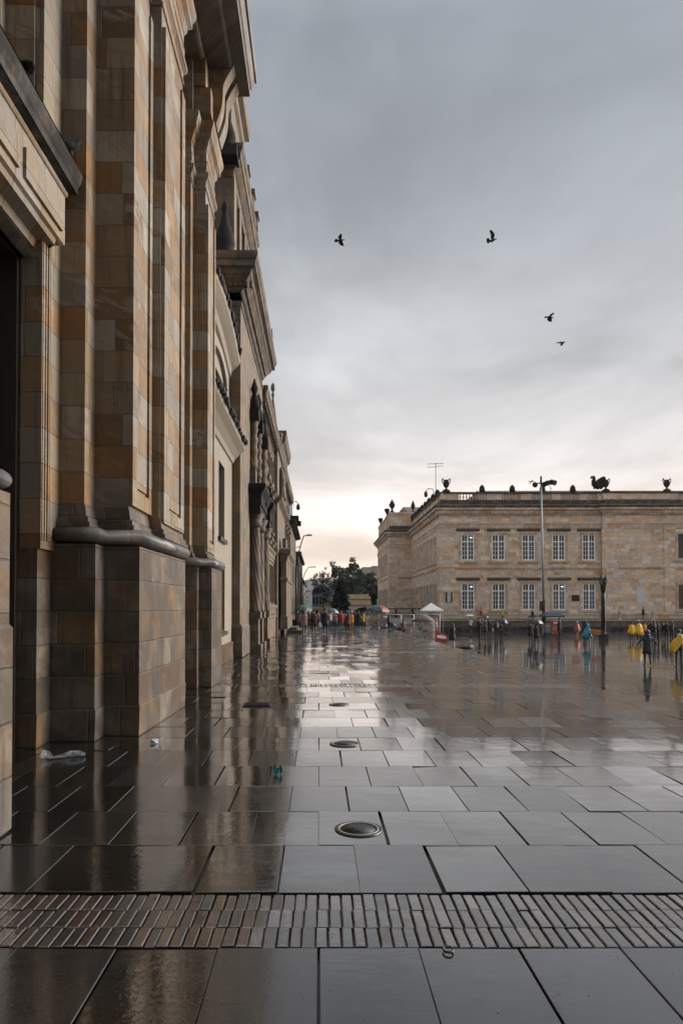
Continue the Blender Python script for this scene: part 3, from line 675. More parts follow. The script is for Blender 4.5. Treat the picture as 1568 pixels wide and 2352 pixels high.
for (x_, y_, z_, h_) in ((-2.62, 38.5, 11.9, 2.3), (-2.6, 46, 11.9, 1.4)):
    m_ = MB(); m_.box(x_ - .18, x_ + .18, y_ - .18, y_ + .18, z_ - .05, z_ + .35)
    m_.lathe(x_, y_, [(.22, z_ + .35), (.05, z_ + .35 + h_ * .62), (.10, z_ + .35 + h_ * .68), (.10, z_ + .35 + h_ * .73), (.04, z_ + .35 + h_ * .76), (.13, z_ + .35 + h_ * .82), (.14, z_ + .35 + h_ * .89), (.10, z_ + .35 + h_ * .96), (.02, z_ + .35 + h_)], 10)
    part(m_, 'finial', M['cathd'], pa)
m_ = MB(); m_.tube([(-2.6, 34.2, 11.9), (-2.6, 34.2, 12.7)], .02); m_.tube([(-2.6, 34.1, 12.1), (-2.6, 34.3, 12.1)], .03); part(m_, 'lightning_rod', M['iron'], pa)
m_ = MB(); m_.tube([(-2.6, 60.5, 11.1), (-2.0, 60.5, 11.2), (-1.85, 60.5, 11.0)], .04); m_.lathe(-1.85, 60.5, [(.05, 11.0), (.16, 10.85), (.18, 10.55), (.03, 10.4)], 8); part(m_, 'wall_camera', M['iron'], pa)
# far row of buildings
def far_building(name, label, x, y0, y1, z, mat, eave=.5, extra=None):
    t_ = thing(name, label, 'building', (x - 3, y0, -1)); m_ = MB(); ops_ = []
    yy_ = y0 + 1.5
    while yy_ < y1 - 1.5: 
        for zz_ in (.8, 4.2, 7.4):
            if zz_ + 2 < z - .5: ops_.append((yy_, yy_ + 1.1, zz_, zz_ + 2))
        yy_ += 3
    wallgrid(m_, 'x', x, y0, y1, -1, z, ops_, .25, -1); m_.box(x - 8, x - .3, y0 + .02, y1 - .02, -1, z)
    m_.quad((x - 8, y0, -1), (x, y0, -1), (x, y0, z), (x - 8, y0, z)); part(m_, 'wall', mat, t_)
    for o_ in ops_[:24]:
        m_ = MB(); m_.box(x - .24, x - .2, o_[0], o_[1], o_[2], o_[3]); part(m_, 'window', M['glass2'], t_)
    m_ = MB(); m_.sweep([(x - 6, y0), (x, y0), (x, y1), (x - 6, y1)], [(0, z - .1), (eave * .5, z), (eave, z + .1), (eave, z + .3), (0, z + .4)], .3); part(m_, 'roof', M['tile'], t_)
    return t_
fb = far_building('corner_building', 'pale stone corner building just past the palace with a jutting dark roof ledge', -2.72, 64.5, 80, 9.7, M['pal'], .55)
m_ = MB(); m_.box(-8, -2.55, 66, 70, 10.0, 12.0); m_.box(-8, -2.45, 65.9, 70.1, 12.0, 12.25); part(m_, 'rooftop_room', M['white'], fb)
m_ = MB(); m_.box(-2.75, -1.75, 66.2, 67.0, 9.75, 10.2); m_.box(-2.75, -1.95, 64.6, 66.2, 10.1, 10.5); part(m_, 'roof_ledge', M['iron'], fb)
far_building('dark_building', 'dark narrow building far down the left side of the street', -2.45, 80.5, 101, 8.0, M['capd'], .35)  # walls all in one dark stone
far_building('distant_building', 'low dim building at the farthest end of the left side of the street', -2.9, 101.5, 150, 6.2, M['chapd'], .3)

for k, (px_, py_) in enumerate(((687, 1258), (688, 1269), (689.5, 1278), (690.3, 1287), (691.2, 1293.5), (692, 1300))):
    yc = 2.15 * FPX / (732 - px_)
    t_ = thing('awning', ('%s small dark curved awning jutting over the left side of the street' % ('topmost', 'second highest', 'third highest', 'third lowest', 'second lowest', 'lowest')[k]), 'awning', (-2.15, yc, ZD(py_, yc)), 'small awnings on the far left fronts')
    m_ = MB(); n_ = 7
    pts = [(.26 * math.cos(math.pi * i / n_), .13 * math.sin(math.pi * i / n_)) for i in range(n_ + 1)] + [(.22 * math.cos(math.pi * i / n_), .09 * math.sin(math.pi * i / n_)) for i in range(n_, -1, -1)]
    m_.prism(pts, 'y', -.3, .3); m_.build('canopy', M['black'], t_)
    m_ = MB(); m_.tube([(-.55, 0, .06), (.05, 0, .10)], .015); m_.build('bracket', M['iron'], t_)
# ================================================================== RIGHT SIDE: government building
DF = 85.0; SX = DF / FPX
cb = thing('government_building', 'two storey sandstone government palace with white windows, balustrade and black urns beyond the plaza', 'palace', (15.3, 85, 0))
def fx(x): return (x - 732) * SX
def fz(y): return EYE + (1396 - y) * SX
XC = 15.3; Z0 = .3; ZT = 14.0; Y2 = DF - .45; FB = 112.0; FX = 11.7
wops = []; wc = [1074, 1144.5, 1213.5, 1283, 1352]
for xc in wc:
    c = fx(xc); wops += [(c - .82, c + .82, fz(1401), fz(1341)), (c - .82, c + .82, fz(1287), fz(1228))]
mb = MB(); wallgrid(mb, 'y', DF, XC, 35.6, Z0, ZT, wops, .28, 1)
wops3 = [(45.0, 47.0, fz(1399), fz(1343)), (45.0, 47.0, fz(1283), fz(1227)), (49.4, 51.4, fz(1399), fz(1343)), (49.4, 51.4, fz(1283), fz(1227))]
wallgrid(mb, 'y', Y2, 35.6, 70, Z0, ZT, wops3, .5, 1); mb.quad((35.6, Y2, Z0), (35.6, DF, Z0), (35.6, DF, ZT), (35.6, Y2, ZT))
sops = []; sy = [88.6 + 3.05 * k for k in range(8)]
for c in sy: sops += [(c - .6, c + .6, fz(1401), fz(1341)), (c - .6, c + .6, fz(1287), fz(1228))]
wallgrid(mb, 'x', XC, DF, FB, Z0, ZT, sops, .28, 1)
mb.quad((FX, FB, -1), (XC, FB, -1), (XC, FB, ZT), (FX, FB, ZT))
fops = []; fy = [FB + 2.6 + 3.2 * k for k in range(6)]
for c in fy: fops += [(c - .6, c + .6, fz(1401), fz(1341)), (c - .6, c + .6, fz(1287), fz(1228))]
wallgrid(mb, 'x', FX, FB, 134, -1, ZT, fops, .28, 1)
mb.box(XC + .6, 69, DF + .6, 133, -1, ZT - .1); mb.box(FX + .6, 30, FB + .5, 133.5, -1, ZT - .1)
part(mb, 'wall', M['cap'], cb)
poly = [(FX, 134), (FX, FB), (XC, FB), (XC, DF), (35.6, DF), (35.6, Y2), (70, Y2)]
def band(name, prof, mat, pl_=poly, back=.2): m_ = MB(); m_.sweep(pl_, prof, back); return part(m_, name, mat, cb)
band('string_course', [(0, 6.45), (.08, 6.5), (.10, 6.62), (.16, 6.66), (.16, 6.78), (.0, 6.84)], M['capt'])
band('architrave', [(0, 11.55), (.05, 11.58), (.05, 11.85), (.09, 11.87), (.09, 12.1), (.16, 12.18), (.18, 12.3), (.04, 12.34)], M['capt'])
band('base_moulding', [(0, -1.0), (.22, -.98), (.22, .72), (.3, .78), (.3, .92), (.14, 1.0), (.05, 1.05)], M['capt'])
band('cornice', [(0, 13.25), (.06, 13.3), (.10, 13.5), (.34, 13.62), (.36, 13.85), (.70, 13.95), (.72, 14.0), (.72, 14.2)], M['capt'])
band('gutter', [(.70, 14.205), (.82, 14.3), (.86, 14.46), (.6, 14.55), (.2, 14.7)], M['capd'])
m_ = MB()
for k in range(100): m_.box(XC - .2 + k * .34, XC - .2 + k * .34 + .18, (DF if XC + k * .34 < 35.5 else Y2) - .33, (DF if XC + k * .34 < 35.5 else Y2) - .05, 13.35, 13.60)
for k in range(78): m_.box(XC - .33, XC - .05, DF + .1 + k * .345, DF + .28 + k * .345, 13.35, 13.60)
part(m_, 'dentil_course', M['capt'], cb)
# corner and bay pilasters
for (x0, x1, y0, y1) in ((XC - .12, 17.05, DF - .12, DF + .02), (35.45, 37.6, Y2 - .14, Y2 + .02), (43.2, 45.0 - .45, Y2 - .14, Y2 + .02)):
    m_ = MB(); m_.box(x0, x1, y0, y1, 1.04, 11.2); m_.box(x0 - .05, x1 + .05, y0 - .06, y1, 11.2, 11.3); m_.box(x0 - .02, x1 + .02, y0 - .03, y1, 11.3, 11.54); part(m_, 'pilaster', M['cap'], cb)
m_ = MB(); m_.box(XC - .12, XC + .02, DF + .03, DF + 1.8, 1.04, 11.54); part(m_, 'pilaster', M['cap'], cb)
m_ = MB(); m_.box(FX - .1, FX + 1.5, FB - .12, FB + .02, 1.04, 11.54); m_.box(FX - .1, FX + .02, FB + .03, FB + 1.5, 1.04, 11.54); part(m_, 'pilaster', M['cap'], cb)
# parapet wall with balustrade
band('parapet_base', [(-.1, 14.68), (-.05, 14.7), (-.05, 15.25), (-.15, 15.3)], M['capd'])
near = poly[2:]
def parapet_run(p, q, zb, zt, posts, nb):
    """posts: list of (t0,t1) solid parts along p->q ; the rest is balusters"""
    P, Q = Vector(p), Vector(q); L = (Q - P).length; d = (Q - P) / L; n = Vector((d.y, -d.x))
    def bx(m_, a, b_, o0, o1, z0, z1):
        c = P + d * ((a + b_) / 2) - n * ((o0 + o1) / 2)
        m_.obox((c.x, c.y, (z0 + z1) / 2), (b_ - a), (o1 - o0), z1 - z0, (0, 0, math.atan2(d.y, d.x)))
    m_ = MB(); last = 0
    for a, b_ in posts: bx(m_, a, b_, .10, .42, zb, zt)
    part(m_, 'parapet_pier', M['cap'], cb)
    m_ = MB(); gaps = []; cur = 0
    for a, b_ in posts:
        if a - cur > .3: gaps.append((cur, a))
        cur = b_
    if L - cur > .3: gaps.append((cur, L))
    for a, b_ in gaps:
        k = int((b_ - a) / .36)
        for i in range(k):
            c = P + d * (a + (i + .5) * (b_ - a) / k) - n * .25
            m_.lathe(c.x, c.y, [(.09, zb), (.05, zb + .12), (.125, zb + .32), (.05, zb + .6), (.09, zt)], 6)
    if m_.v: part(m_, 'balustrade', M['capt'], cb)
    m_ = MB(); bx(m_, -.1, L + .1, -.02, .52, zt + .002, zt + .16); bx(m_, -.1, L + .1, .04, .46, zt + .165, zt + .24); part(m_, 'coping', M['capd'], cb)
zb, zt = 15.3, 16.05
posts = [(0, 2.6), (7.3, 9.6), (12.6, 14.2), (17.0, 18.6), (19.9, 20.3)]
parapet_run((XC, DF), (35.6, DF), zb, zt, [(0, 2.4), (5.9, 7.8), (10.2, 11.6), (14.1, 15.2), (17.6, 18.8), (19.8, 20.3)], 0)
parapet_run((35.6, Y2), (70, Y2), zb, zt, [(0, 9.4), (12.6, 14.0), (18, 20)], 0)
parapet_run((XC, FB), (XC, DF), zb, zt, [(k * 3.3, k * 3.3 + .9) for k in range(9)], 0)
m_ = MB(); m_.box(FX + .15, 26, FB + .15, 133.8, 14.6, 17.3); m_.box(FX - .0, 26, FB, 133.9, 17.3, 17.55); part(m_, 'attic', M['cap'], cb)
m_ = MB()
for k in range(7): m_ = MB(); m_.box(FX + .02, FX + .16, FB + 1 + k * 3.1, FB + 1.7 + k * 3.1, 14.7, 17.28); part(m_, 'attic_pilaster', M['capt'], cb)
# roofs
m_ = MB(); zr0, zr1 = 15.0, 17.0
m_.prism([(XC + 2.2, 14.6), (XC + 5.6, 16.85), (69, 16.85), (69, 14.6)], 'y', DF + 3.0, 110); part(m_, 'roof', M['tile2'], cb)
m_ = MB(); m_.prism([(DF + .9, 14.6), (DF + 3.0, 16.8), (DF + 5, 16.8), (DF + 5, 14.6)], 'x', XC + 5.2, 69); 
for k in range(150): m_.box(XC + 5.3 + k * .36, XC + 5.3 + k * .36 + .16, DF + 2.8, DF + 3.2, 16.8, 16.93)
part(m_, 'roof', M['tile2'], cb)
m_ = MB(); m_.prism([(112.5, 17.5), (112.5, 17.55), (120, 19.6), (130, 19.6), (132, 17.5)], 'x', 15, 26); part(m_, 'roof', M['tile2'], cb)
def urn(x, y, z, s_, handles=True):
    m_ = MB(); m_.lathe(x, y, [(.62 * s_, z), (.60 * s_, z + .18 * s_), (.42 * s_, z + .38 * s_), (.16 * s_, z + .5 * s_), (.12 * s_, z + .62 * s_), (.30 * s_, z + .82 * s_), (.46 * s_, z + 1.1 * s_), (.50 * s_, z + 1.4 * s_), (.36 * s_, z + 1.55 * s_), (.36 * s_, z + 1.7 * s_), (.48 * s_, z + 1.8 * s_), (.3 * s_, z + 1.85 * s_)], 12)
    if handles:
        for q in (-1, 1): m_.tube([(x + q * .42 * s_, y, z + 1.35 * s_), (x + q * .62 * s_, y, z + 1.6 * s_), (x + q * .60 * s_, y, z + 1.95 * s_), (x + q * .5 * s_, y, z + 2.08 * s_), (x + q * .42 * s_, y, z + 1.8 * s_)], .07 * s_, 6)
    part(m_, 'urn', M['soot'], cb)
urn(fx(1026), DF + .3, 16.27, .86); urn(fx(1391), Y2 + .3, 16.27, .82); urn(fx(1531), Y2 + .3, 16.27, .82)
def cone(x, y, z, s_):
    m_ = MB(); m_.lathe(x, y, [(.52 * s_, z), (.50 * s_, z + .5 * s_), (.44 * s_, z + .85 * s_), (.30 * s_, z + 1.12 * s_), (.08 * s_, z + 1.25 * s_), (.06 * s_, z + 1.36 * s_)], 10); part(m_, 'finial', M['soot'], cb)
for x_ in (1108.7, 1178.4, 1248, 1318): cone(fx(x_), DF + .3, 16.27, .74)
for k in range(8): cone(XC + .3, DF + 3.6 + 3.3 * k, 16.27, .74)
for (x_, y_, s_) in ((900.4, FB + .5, 1.25), (948.5, FB + 1.5, .9)):
    X_ = (x_ - 732) / FPX * y_
    m_ = MB(); m_.lathe(X_, y_, [(.35 * s_, 17.55), (.3 * s_, 17.7), (.12 * s_, 17.95), (.14 * s_, 18.15), (.38 * s_, 18.6), (.42 * s_, 18.9), (.24 * s_, 19.2), (.30 * s_, 19.3), (.16 * s_, 19.42), (.1 * s_, 19.6), (.03, 19.75)], 10); part(m_, 'urn', M['soot'], cb)
for k, yy_ in enumerate((118.5, 131)):
    m_ = MB(); m_.lathe(FX + .3, yy_, [(.35, 17.55), (.14, 17.9), (.14, 18.1), (.42, 18.6), (.5, 19.0), (.3, 19.1)], 8); part(m_, 'urn', M['soot'], cb)
# griffin statue on the parapet
m_ = MB(); gx, gy, gz = fx(1368), Y2 + .5, 16.28
def gp(px, py): return (fx(px), gy, fz(py))
m_.tube([gp(1379, 1117), gp(1372, 1113), gp(1366, 1109), gp(1364, 1103), gp(1366, 1099), gp(1364, 1095), gp(1360, 1095), gp(1357.5, 1099)], [.45, .5, .42, .26, .2, .24, .16, .05], 8)
m_.tube([gp(1368, 1112), gp(1366, 1117), gp(1366, 1122)], [.2, .16, .12], 6); m_.tube([gp(1380, 1113), gp(1384, 1118), gp(1380, 1122)], [.28, .22, .14], 6)
m_.tube([gp(1365, 1095), gp(1363, 1091.5)], [.08, .02], 5)
wing = [gp(1370, 1112), gp(1371, 1104), gp(1376, 1099), gp(1384, 1094), gp(1390, 1096), gp(1390, 1103), gp(1386, 1110), gp(1378, 1115)]
for dy_ in (-.3, .3): m_.prism([(p[0], p[2]) for p in wing], 'y', gy + dy_ - .05, gy + dy_ + .05)
part(m_, 'griffin_statue', M['soot'], cb)
# windows
def win_front(c, z0, z1, y, lamp=False, hood=True, dark=False):
    wdt = .82; m_ = MB(); m_.box(c - wdt, c + wdt, y + .2, y + .23, z0, z1); wi = part(m_, 'window', M['glass'], cb)
    m_ = MB(); fw = .13; h = z1 - z0; zt_ = z1 - h * .27
    m_.box(c - wdt + .003, c - wdt + fw, y + .02, y + .195, z0 + fw, z1 - .06); m_.box(c + wdt - fw, c + wdt - .003, y + .02, y + .195, z0 + fw, z1 - .06)
    m_.box(c - wdt + .003, c + wdt - .003, y + .02, y + .195, z0 + .003, z0 + fw); m_.box(c - wdt + .003, c + wdt - .003, y + .02, y + .195, z1 - .06, z1 - .003)
    m_.box(c - .08, c + .08, y + .01, y + .19, z0 + fw, z1 - .06); m_.box(c - wdt + fw, c + wdt - fw, y + .025, y + .188, zt_ - .06, zt_ + .06)
    for q in (-1, 1):
        xm = c + q * (wdt - fw + .08) / 2; m_.box(xm - .022, xm + .022, y + .06, y + .18, z0 + fw, z1 - .06)
    for k in range(1, 4):
        zz_ = z0 + fw + (zt_ - .06 - z0 - fw) * k / 4; m_.box(c - wdt + fw, c + wdt - fw, y + .065, y + .175, zz_ - .022, zz_ + .022)
    m_.build('frame', M['white'], wi)
    m_ = MB(); m_.box(c - 1.12, c - wdt - .002, y - .05, y + .1, z0 - .05, z1 + .26); m_.box(c + wdt + .002, c + 1.12, y - .05, y + .1, z0 - .05, z1 + .26); m_.box(c - wdt - .001, c + wdt + .001, y - .05, y + .1, z1 + .002, z1 + .26)
    m_.box(c - 1.3, c + 1.3, y - .24, y + .05, z0 - .3, z0 - .052); m_.box(c - 1.2, c + 1.2, y - .12, y + .05, z0 - .42, z0 - .302)
    m_.build('surround', M['capt'], wi)
    if hood: m_ = MB(); m_.sweep([(c - 1.45, y + .02), (c + 1.45, y + .02)], [(.02, z1 + .42), (.12, z1 + .45), (.3, z1 + .58), (.34, z1 + .6), (.34, z1 + .72), (.1, z1 + .82)], .1); m_.build('window_hood', M['podium'], wi)
    if lamp: m_ = MB(); m_.ball((c + .45, y + .19, z1 - .35), .14, 8, 5, 1.3, .2, .5); m_.build('lit_lamp', M['lamp'], wi)
for i, xc in enumerate(wc):
    c = fx(xc); win_front(c, fz(1401), fz(1341), DF, lamp=i in (0, 3)); win_front(c, fz(1287), fz(1228), DF, lamp=i == 0)
for o_ in wops3:
    c = (o_[0] + o_[1]) / 2; m_ = MB(); m_.box(o_[0], o_[1], Y2 + .42, Y2 + .46, o_[2], o_[3]); wi = part(m_, 'window', M['glass2'], cb)
    m_ = MB(); m_.box(o_[0] - .35, o_[0] - .002, Y2 - .06, Y2 + .1, o_[2] - .1, o_[3] + .3); m_.box(o_[1] + .002, o_[1] + .35, Y2 - .06, Y2 + .1, o_[2] - .1, o_[3] + .3); m_.box(o_[0], o_[1], Y2 - .06, Y2 + .1, o_[3] + .002, o_[3] + .3); m_.box(o_[0] - .5, o_[1] + .5, Y2 - .25, Y2 + .05, o_[2] - .35, o_[2] - .102)
    m_.build('surround', M['capt'], wi)
for X_, lst in ((XC, sops), (FX, fops)):
    for o_ in lst:
        m_ = MB(); m_.box(X_ + .2, X_ + .23, o_[0], o_[1], o_[2], o_[3]); wi = part(m_, 'window', M['glass'], cb)
        m_ = MB(); a, b_, z0, z1 = o_
        m_.box(X_ + .08, X_ + .19, a + .003, a + .12, z0, z1); m_.box(X_ + .08, X_ + .19, b_ - .12, b_ - .003, z0, z1)
        m_.box(X_ + .09, X_ + .18, a + .12, b_ - .12, z0 + (z1 - z0) * .7, z0 + (z1 - z0) * .74); m_.box(X_ + .09, X_ + .18, (a + b_) / 2 - .05, (a + b_) / 2 + .05, z0, z0 + (z1 - z0) * .7)
        m_.build('frame', M['white'], wi)
        m_ = MB(); m_.box(X_ - .1, X_ + .02, a - .3, a - .002, z0 - .1, z1 + .3); m_.box(X_ - .1, X_ + .02, b_ + .002, b_ + .3, z0 - .1, z1 + .3); m_.box(X_ - .1, X_ + .02, a - .001, b_ + .001, z1 + .002, z1 + .3); m_.box(X_ - .25, X_ + .02, a - .45, b_ + .45, z0 - .3, z0 - .102)
        m_.build('surround', M['capt'], wi)
# plaques and panels
m_ = MB(); m_.box(fx(1456.5), fx(1476), Y2 - .10, Y2 - .003, fz(1385), fz(1349)); pq = part(m_, 'plaque', plain('white_marble', (.55, .57, .58), .5, scale=2), cb)
m_ = MB(); m_.box(fx(1312), fx(1329), DF - .10, DF - .003, fz(1380), fz(1367)); part(m_, 'plaque', M['iron'], cb)
m_ = MB(); m_.box(fx(1025.5), fx(1034.5), DF - .26, DF - .125, fz(1383), fz(1361)); nb_ = part(m_, 'notice_board', plain('notice_paper', (.5, .52, .52), .6), cb)
m_ = MB()
for xx in (1024, 1035.5): m_.box(fx(xx) - .08, fx(xx) + .08, DF - .32, DF - .124, fz(1384), fz(1360))
m_.build('frame', M['iron'], nb_)
m_ = MB(); m_.box(fx(1008.5), fx(1010), DF - .2, DF - .124, fz(1378), fz(1354)); 
# terrace (podium) in front of the building, wet dark steps
m_ = MB(); m_.box(10.9, 75, 81.0, DF + .4, -1.3, .30); m_.box(11.0, 75, 80.3, 80.998, -1.3, .12); struct(m_.build('terrace', M['podium']))
m_ = MB()
for k in range(4): m_.box(10.8, 75, 80.3 - .42 * (k + 1), 80.3 - .42 * k - .002, -1.3, -.12 - .26 * k)
struct(m_.build('terrace_steps', M['podium']))
for i, (zx, lb) in enumerate(((zx_, l_) for zx_, l_ in ((850, 'pale stone bollard on the terrace left of the yellow ponchos'), (1247, 'pale stone bollard on the terrace right of the yellow ponchos')))):
    x_ = 1263.2 + .1944 * zx; d_ = 79.9; t_ = thing('bollard', lb, 'bollard', (XD(x_, d_), 80.7, .12), 'pale bollards along the terrace')
    m_ = MB(); m_.lathe(0, 0, [(.24, 0), (.24, .1), (.19, .14), (.17, .9), (.2, .95), (.16, 1.1), (.05, 1.2)], 10); m_.build('post', M['concrete'], t_)
m_ = MB(); m_.box(11, 75, 80.15, 80.32, .121, .22); struct(m_.build('terrace_coping', M['capt']))
m_ = MB(); m_.box(12, 75, 77.6, 78.4, PZ - .1, PZ + .55); struct(m_.build('terrace_bench', M['portd']))
# roof aerial and camera arm
an = thing('roof_antenna', 'thin tall aerial with crossbars on the government building roof left of the first urn', 'antenna', (XD(1001, 88), 88, 15.6))
m_ = MB(); m_.tube([(0, 0, 0), (0, 0, ZD(1062, 88) - 15.6)], .045, 6); m_.build('mast', M['iron'], an)
m_ = MB(); zt_ = ZD(1062, 88) - 15.6
m_.tube([(-1.05, 0, zt_ - .15), (1.05, .1, zt_ - .05)], .03, 5); m_.tube([(-1.05, 0.3, zt_ - .55), (1.05, .3, zt_ - .35)], .03, 5)
for k in range(6): m_.tube([(-.9 + .36 * k, -.35, zt_ - .12), (-.9 + .36 * k, .4, zt_ - .12)], .016, 4)
m_.build('crossbar', M['iron'], an)
sc_ = thing('surveillance_camera', 'dome camera hanging from a curved arm at the corner of the government building roof', 'camera', (XD(997, 84), 84.2, 15.6))
m_ = MB(); m_.tube([(0, .6, -.3), (0, 0, 0.5), (-.1, 0, .9), (-.7, -.1, .95), (-1.0, -.1, .6)], .045, 6); m_.build('arm', M['iron'], sc_)
m_ = MB(); m_.lathe(-1.0, -.1, [(.06, .62), (.2, .5), (.24, .15), (.14, -.1), (.02, -.18)], 10); m_.build('dome', M['iron'], sc_)
pt = thing('roof_plant', 'small dead weed sprouting from the tiled roof right of the floodlight pole', 'plant', (fx(1283.5), DF + 3, 16.85))
m_ = MB(); m_.tube([(0, 0, 0), (.02, 0, .6), (-.1, 0, 1.0)], [.03, .03, .015], 5); m_.tube([(0, 0, .5), (-.2, 0, .8), (-.28, 0, 1.05)], .02, 4); m_.tube([(.0, 0, .45), (.2, 0, .35)], .03, 4); m_.build('stem', M['tile'], pt)

# floodlight pole
fp = thing('floodlight_pole', 'very tall grey mast topped with round floodlights in front of the white windows', 'lamp', (XD(1248, 78), 78, PZ))
zt_ = ZD(1107, 78) - PZ; m_ = MB(); m_.tube([(0, 0, 2.2), (-.12, 0, zt_ * .5), (-.25, 0, zt_)], [.14, .115, .09], 12); m_.build('mast', M['steel'], fp)
m_ = MB(); m_.tube([(0, 0, 0), (0, 0, 3.6)], [.24, .20], 12); m_.box(-.45, -.22, -.2, .2, 2.4, 3.5); m_.build('base', M['iron'], fp)
m_ = MB(); m_.tube([(-.25, 0, zt_ - .1), (-.22, 0, zt_ + .7)], .12, 8); m_.tube([(-1.2, -.1, zt_ - .1), (1.2, -.1, zt_ - .2)], .07, 6); m_.build('crossbar', M['iron'], fp)
for k, (dx_, dz_) in enumerate(((-.95, -.35), (0.05, -.30), (.4, -.15), (.85, -.05), (1.2, -.12))):
    m_ = MB(); rings = []
    ax = Vector((.45, -.8, -.35)).normalized() if k else Vector((-.6, -.6, -.3)).normalized(); a = ax.cross(Vector((0, 0, 1))).normalized(); b_ = ax.cross(a)
    for t_, r_ in ((-.28, .06), (-.2, .2), (0, .3), (.14, .33), (.15, .28), (.10, .02)):
        rings.append([Vector((dx_, -.2, zt_ + dz_ + .05)) + ax * t_ + (a * math.cos(q * math.pi / 5) + b_ * math.sin(q * math.pi / 5)) * r_ for q in range(10)])
    m_.ring_loft(rings); m_.build('floodlight', M['iron'], fp)
m_ = MB(); m_.box(-1.75, -1.1, -.2, -.1, zt_ + .05, zt_ + .12); m_.obox((-1.45, -.15, zt_ + .0), .6, .1, .08, (0, -.9, 0)); m_.build('bracket', M['iron'], fp)

# ornate lamp post
dL = 57.3; lp = thing('street_lamp', 'black ornate lamp post with a cluster of lanterns standing on the lower plaza', 'street lamp', (XD(1384.5, dL), dL, PZ))
S_ = dL / FPX
def lz(y): return (1470.5 - y) * S_
m_ = MB(); m_.box(-.29, .29, -.29, .29, 0, lz(1456)); m_.lathe(0, 0, [(.30, lz(1456)), (.22, lz(1450)), (.17, lz(1440))], 8, False); m_.build('base', M['iron'], lp)
m_ = MB(); m_.lathe(0, 0, [(.19, lz(1450)), (.175, lz(1415)), (.16, lz(1375)), (.15, lz(1360))], 12); m_.build('post', M['iron'], lp)
m_ = MB(); m_.lathe(0, 0, [(.15, lz(1362)), (.2, lz(1357)), (.24, lz(1350)), (.2, lz(1345)), (.27, lz(1341)), (.12, lz(1335)), (.05, lz(1326))], 10)
for q in range(4):
    a = q * math.pi / 2 + .55; m_.tube([(0, 0, lz(1358)), (.22 * math.cos(a), .22 * math.sin(a), lz(1352)), (.27 * math.cos(a), .27 * math.sin(a), lz(1343))], .035, 5)
m_.build('crown_bracket', M['iron'], lp)
for q in range(4):
    a = q * math.pi / 2 + .55; cx_, cy_ = .235 * math.cos(a), .235 * math.sin(a); m_ = MB()
    m_.lathe(cx_, cy_, [(.06, lz(1344)), (.075, lz(1343))], 6, False); la = m_.build('lantern', M['iron'], lp)
    m_ = MB(); m_.lathe(cx_, cy_, [(.07, lz(1343)), (.15, lz(1332))], 6, False); m_.build('pane', M['capt'] if False else plain('lantern_glass', (.20, .18, .13), .25), la)
    m_ = MB(); m_.lathe(cx_, cy_, [(.18, lz(1332)), (.165, lz(1330.5)), (.06, lz(1326)), (.025, lz(1323)), (.008, lz(1318.5))], 6, False)
    for w_ in range(6):
        b_ = w_ * math.pi / 3; m_.tube([(cx_ + .072 * math.cos(b_), cy_ + .072 * math.sin(b_), lz(1343)), (cx_ + .155 * math.cos(b_), cy_ + .155 * math.sin(b_), lz(1332))], .012, 4)
    m_.build('roof', M['iron'], la)

# curved street lamps down the street
def curved_lamp(label, X, Y, z0, ztop, reach, low=False):
    t_ = thing('street_lamp', label, 'street lamp', (X, Y, z0), 'curved street lamps along the street')
    h = ztop - z0; zj = h * .66
    m_ = MB(); m_.tube([(0, 0, 0), (0, 0, zj)], [.11, .08], 8); m_.build('pole', M['steel'] if False else M['iron'], t_)
    m_ = MB(); m_.tube([(0, 0, zj - .1), (.10 * reach, 0, zj + (h - zj) * .35), (.28 * reach, 0, zj + (h - zj) * .70), (.48 * reach, 0, h - .05), (.75 * reach, 0, h), (reach, 0, h + .03)], .05, 6); m_.build('arm', M['iron'], t_)
    m_ = MB(); m_.box(.66 * reach, reach, -.12, .12, h - .04, h + .07); m_.build('lamp_head', M['iron'], t_)
    if low:
        m_ = MB(); m_.tube([(0, 0, zj - .05), (.35 * reach, 0, zj + .35), (.62 * reach, 0, zj + .62)], .03, 6); m_.box(.6 * reach, .92 * reach, -.1, .1, zj + .58, zj + .68); m_.build('arm', M['iron'], t_)
curved_lamp('nearest curved street lamp, its arm reaching out from the left fronts', -1.95, 58.6, 0, 7.95, 1.35)
curved_lamp('tall double armed curved street lamp rising above the green umbrella', -2.3, 88, -.1, ZD(1302.5, 88), 1.9, True)
curved_lamp('curved street lamp just right of the double armed one, lower in the view', XD(693, 112), 112, -2, ZD(1358, 112), 1.5)
curved_lamp('second farthest curved street lamp, small against the misty hill', XD(695.5, 135), 135, -3, ZD(1372, 135), 1.2)
curved_lamp('farthest and smallest curved street lamp against the misty hill', XD(698, 160), 160, -4, ZD(1381, 160), 1.2)

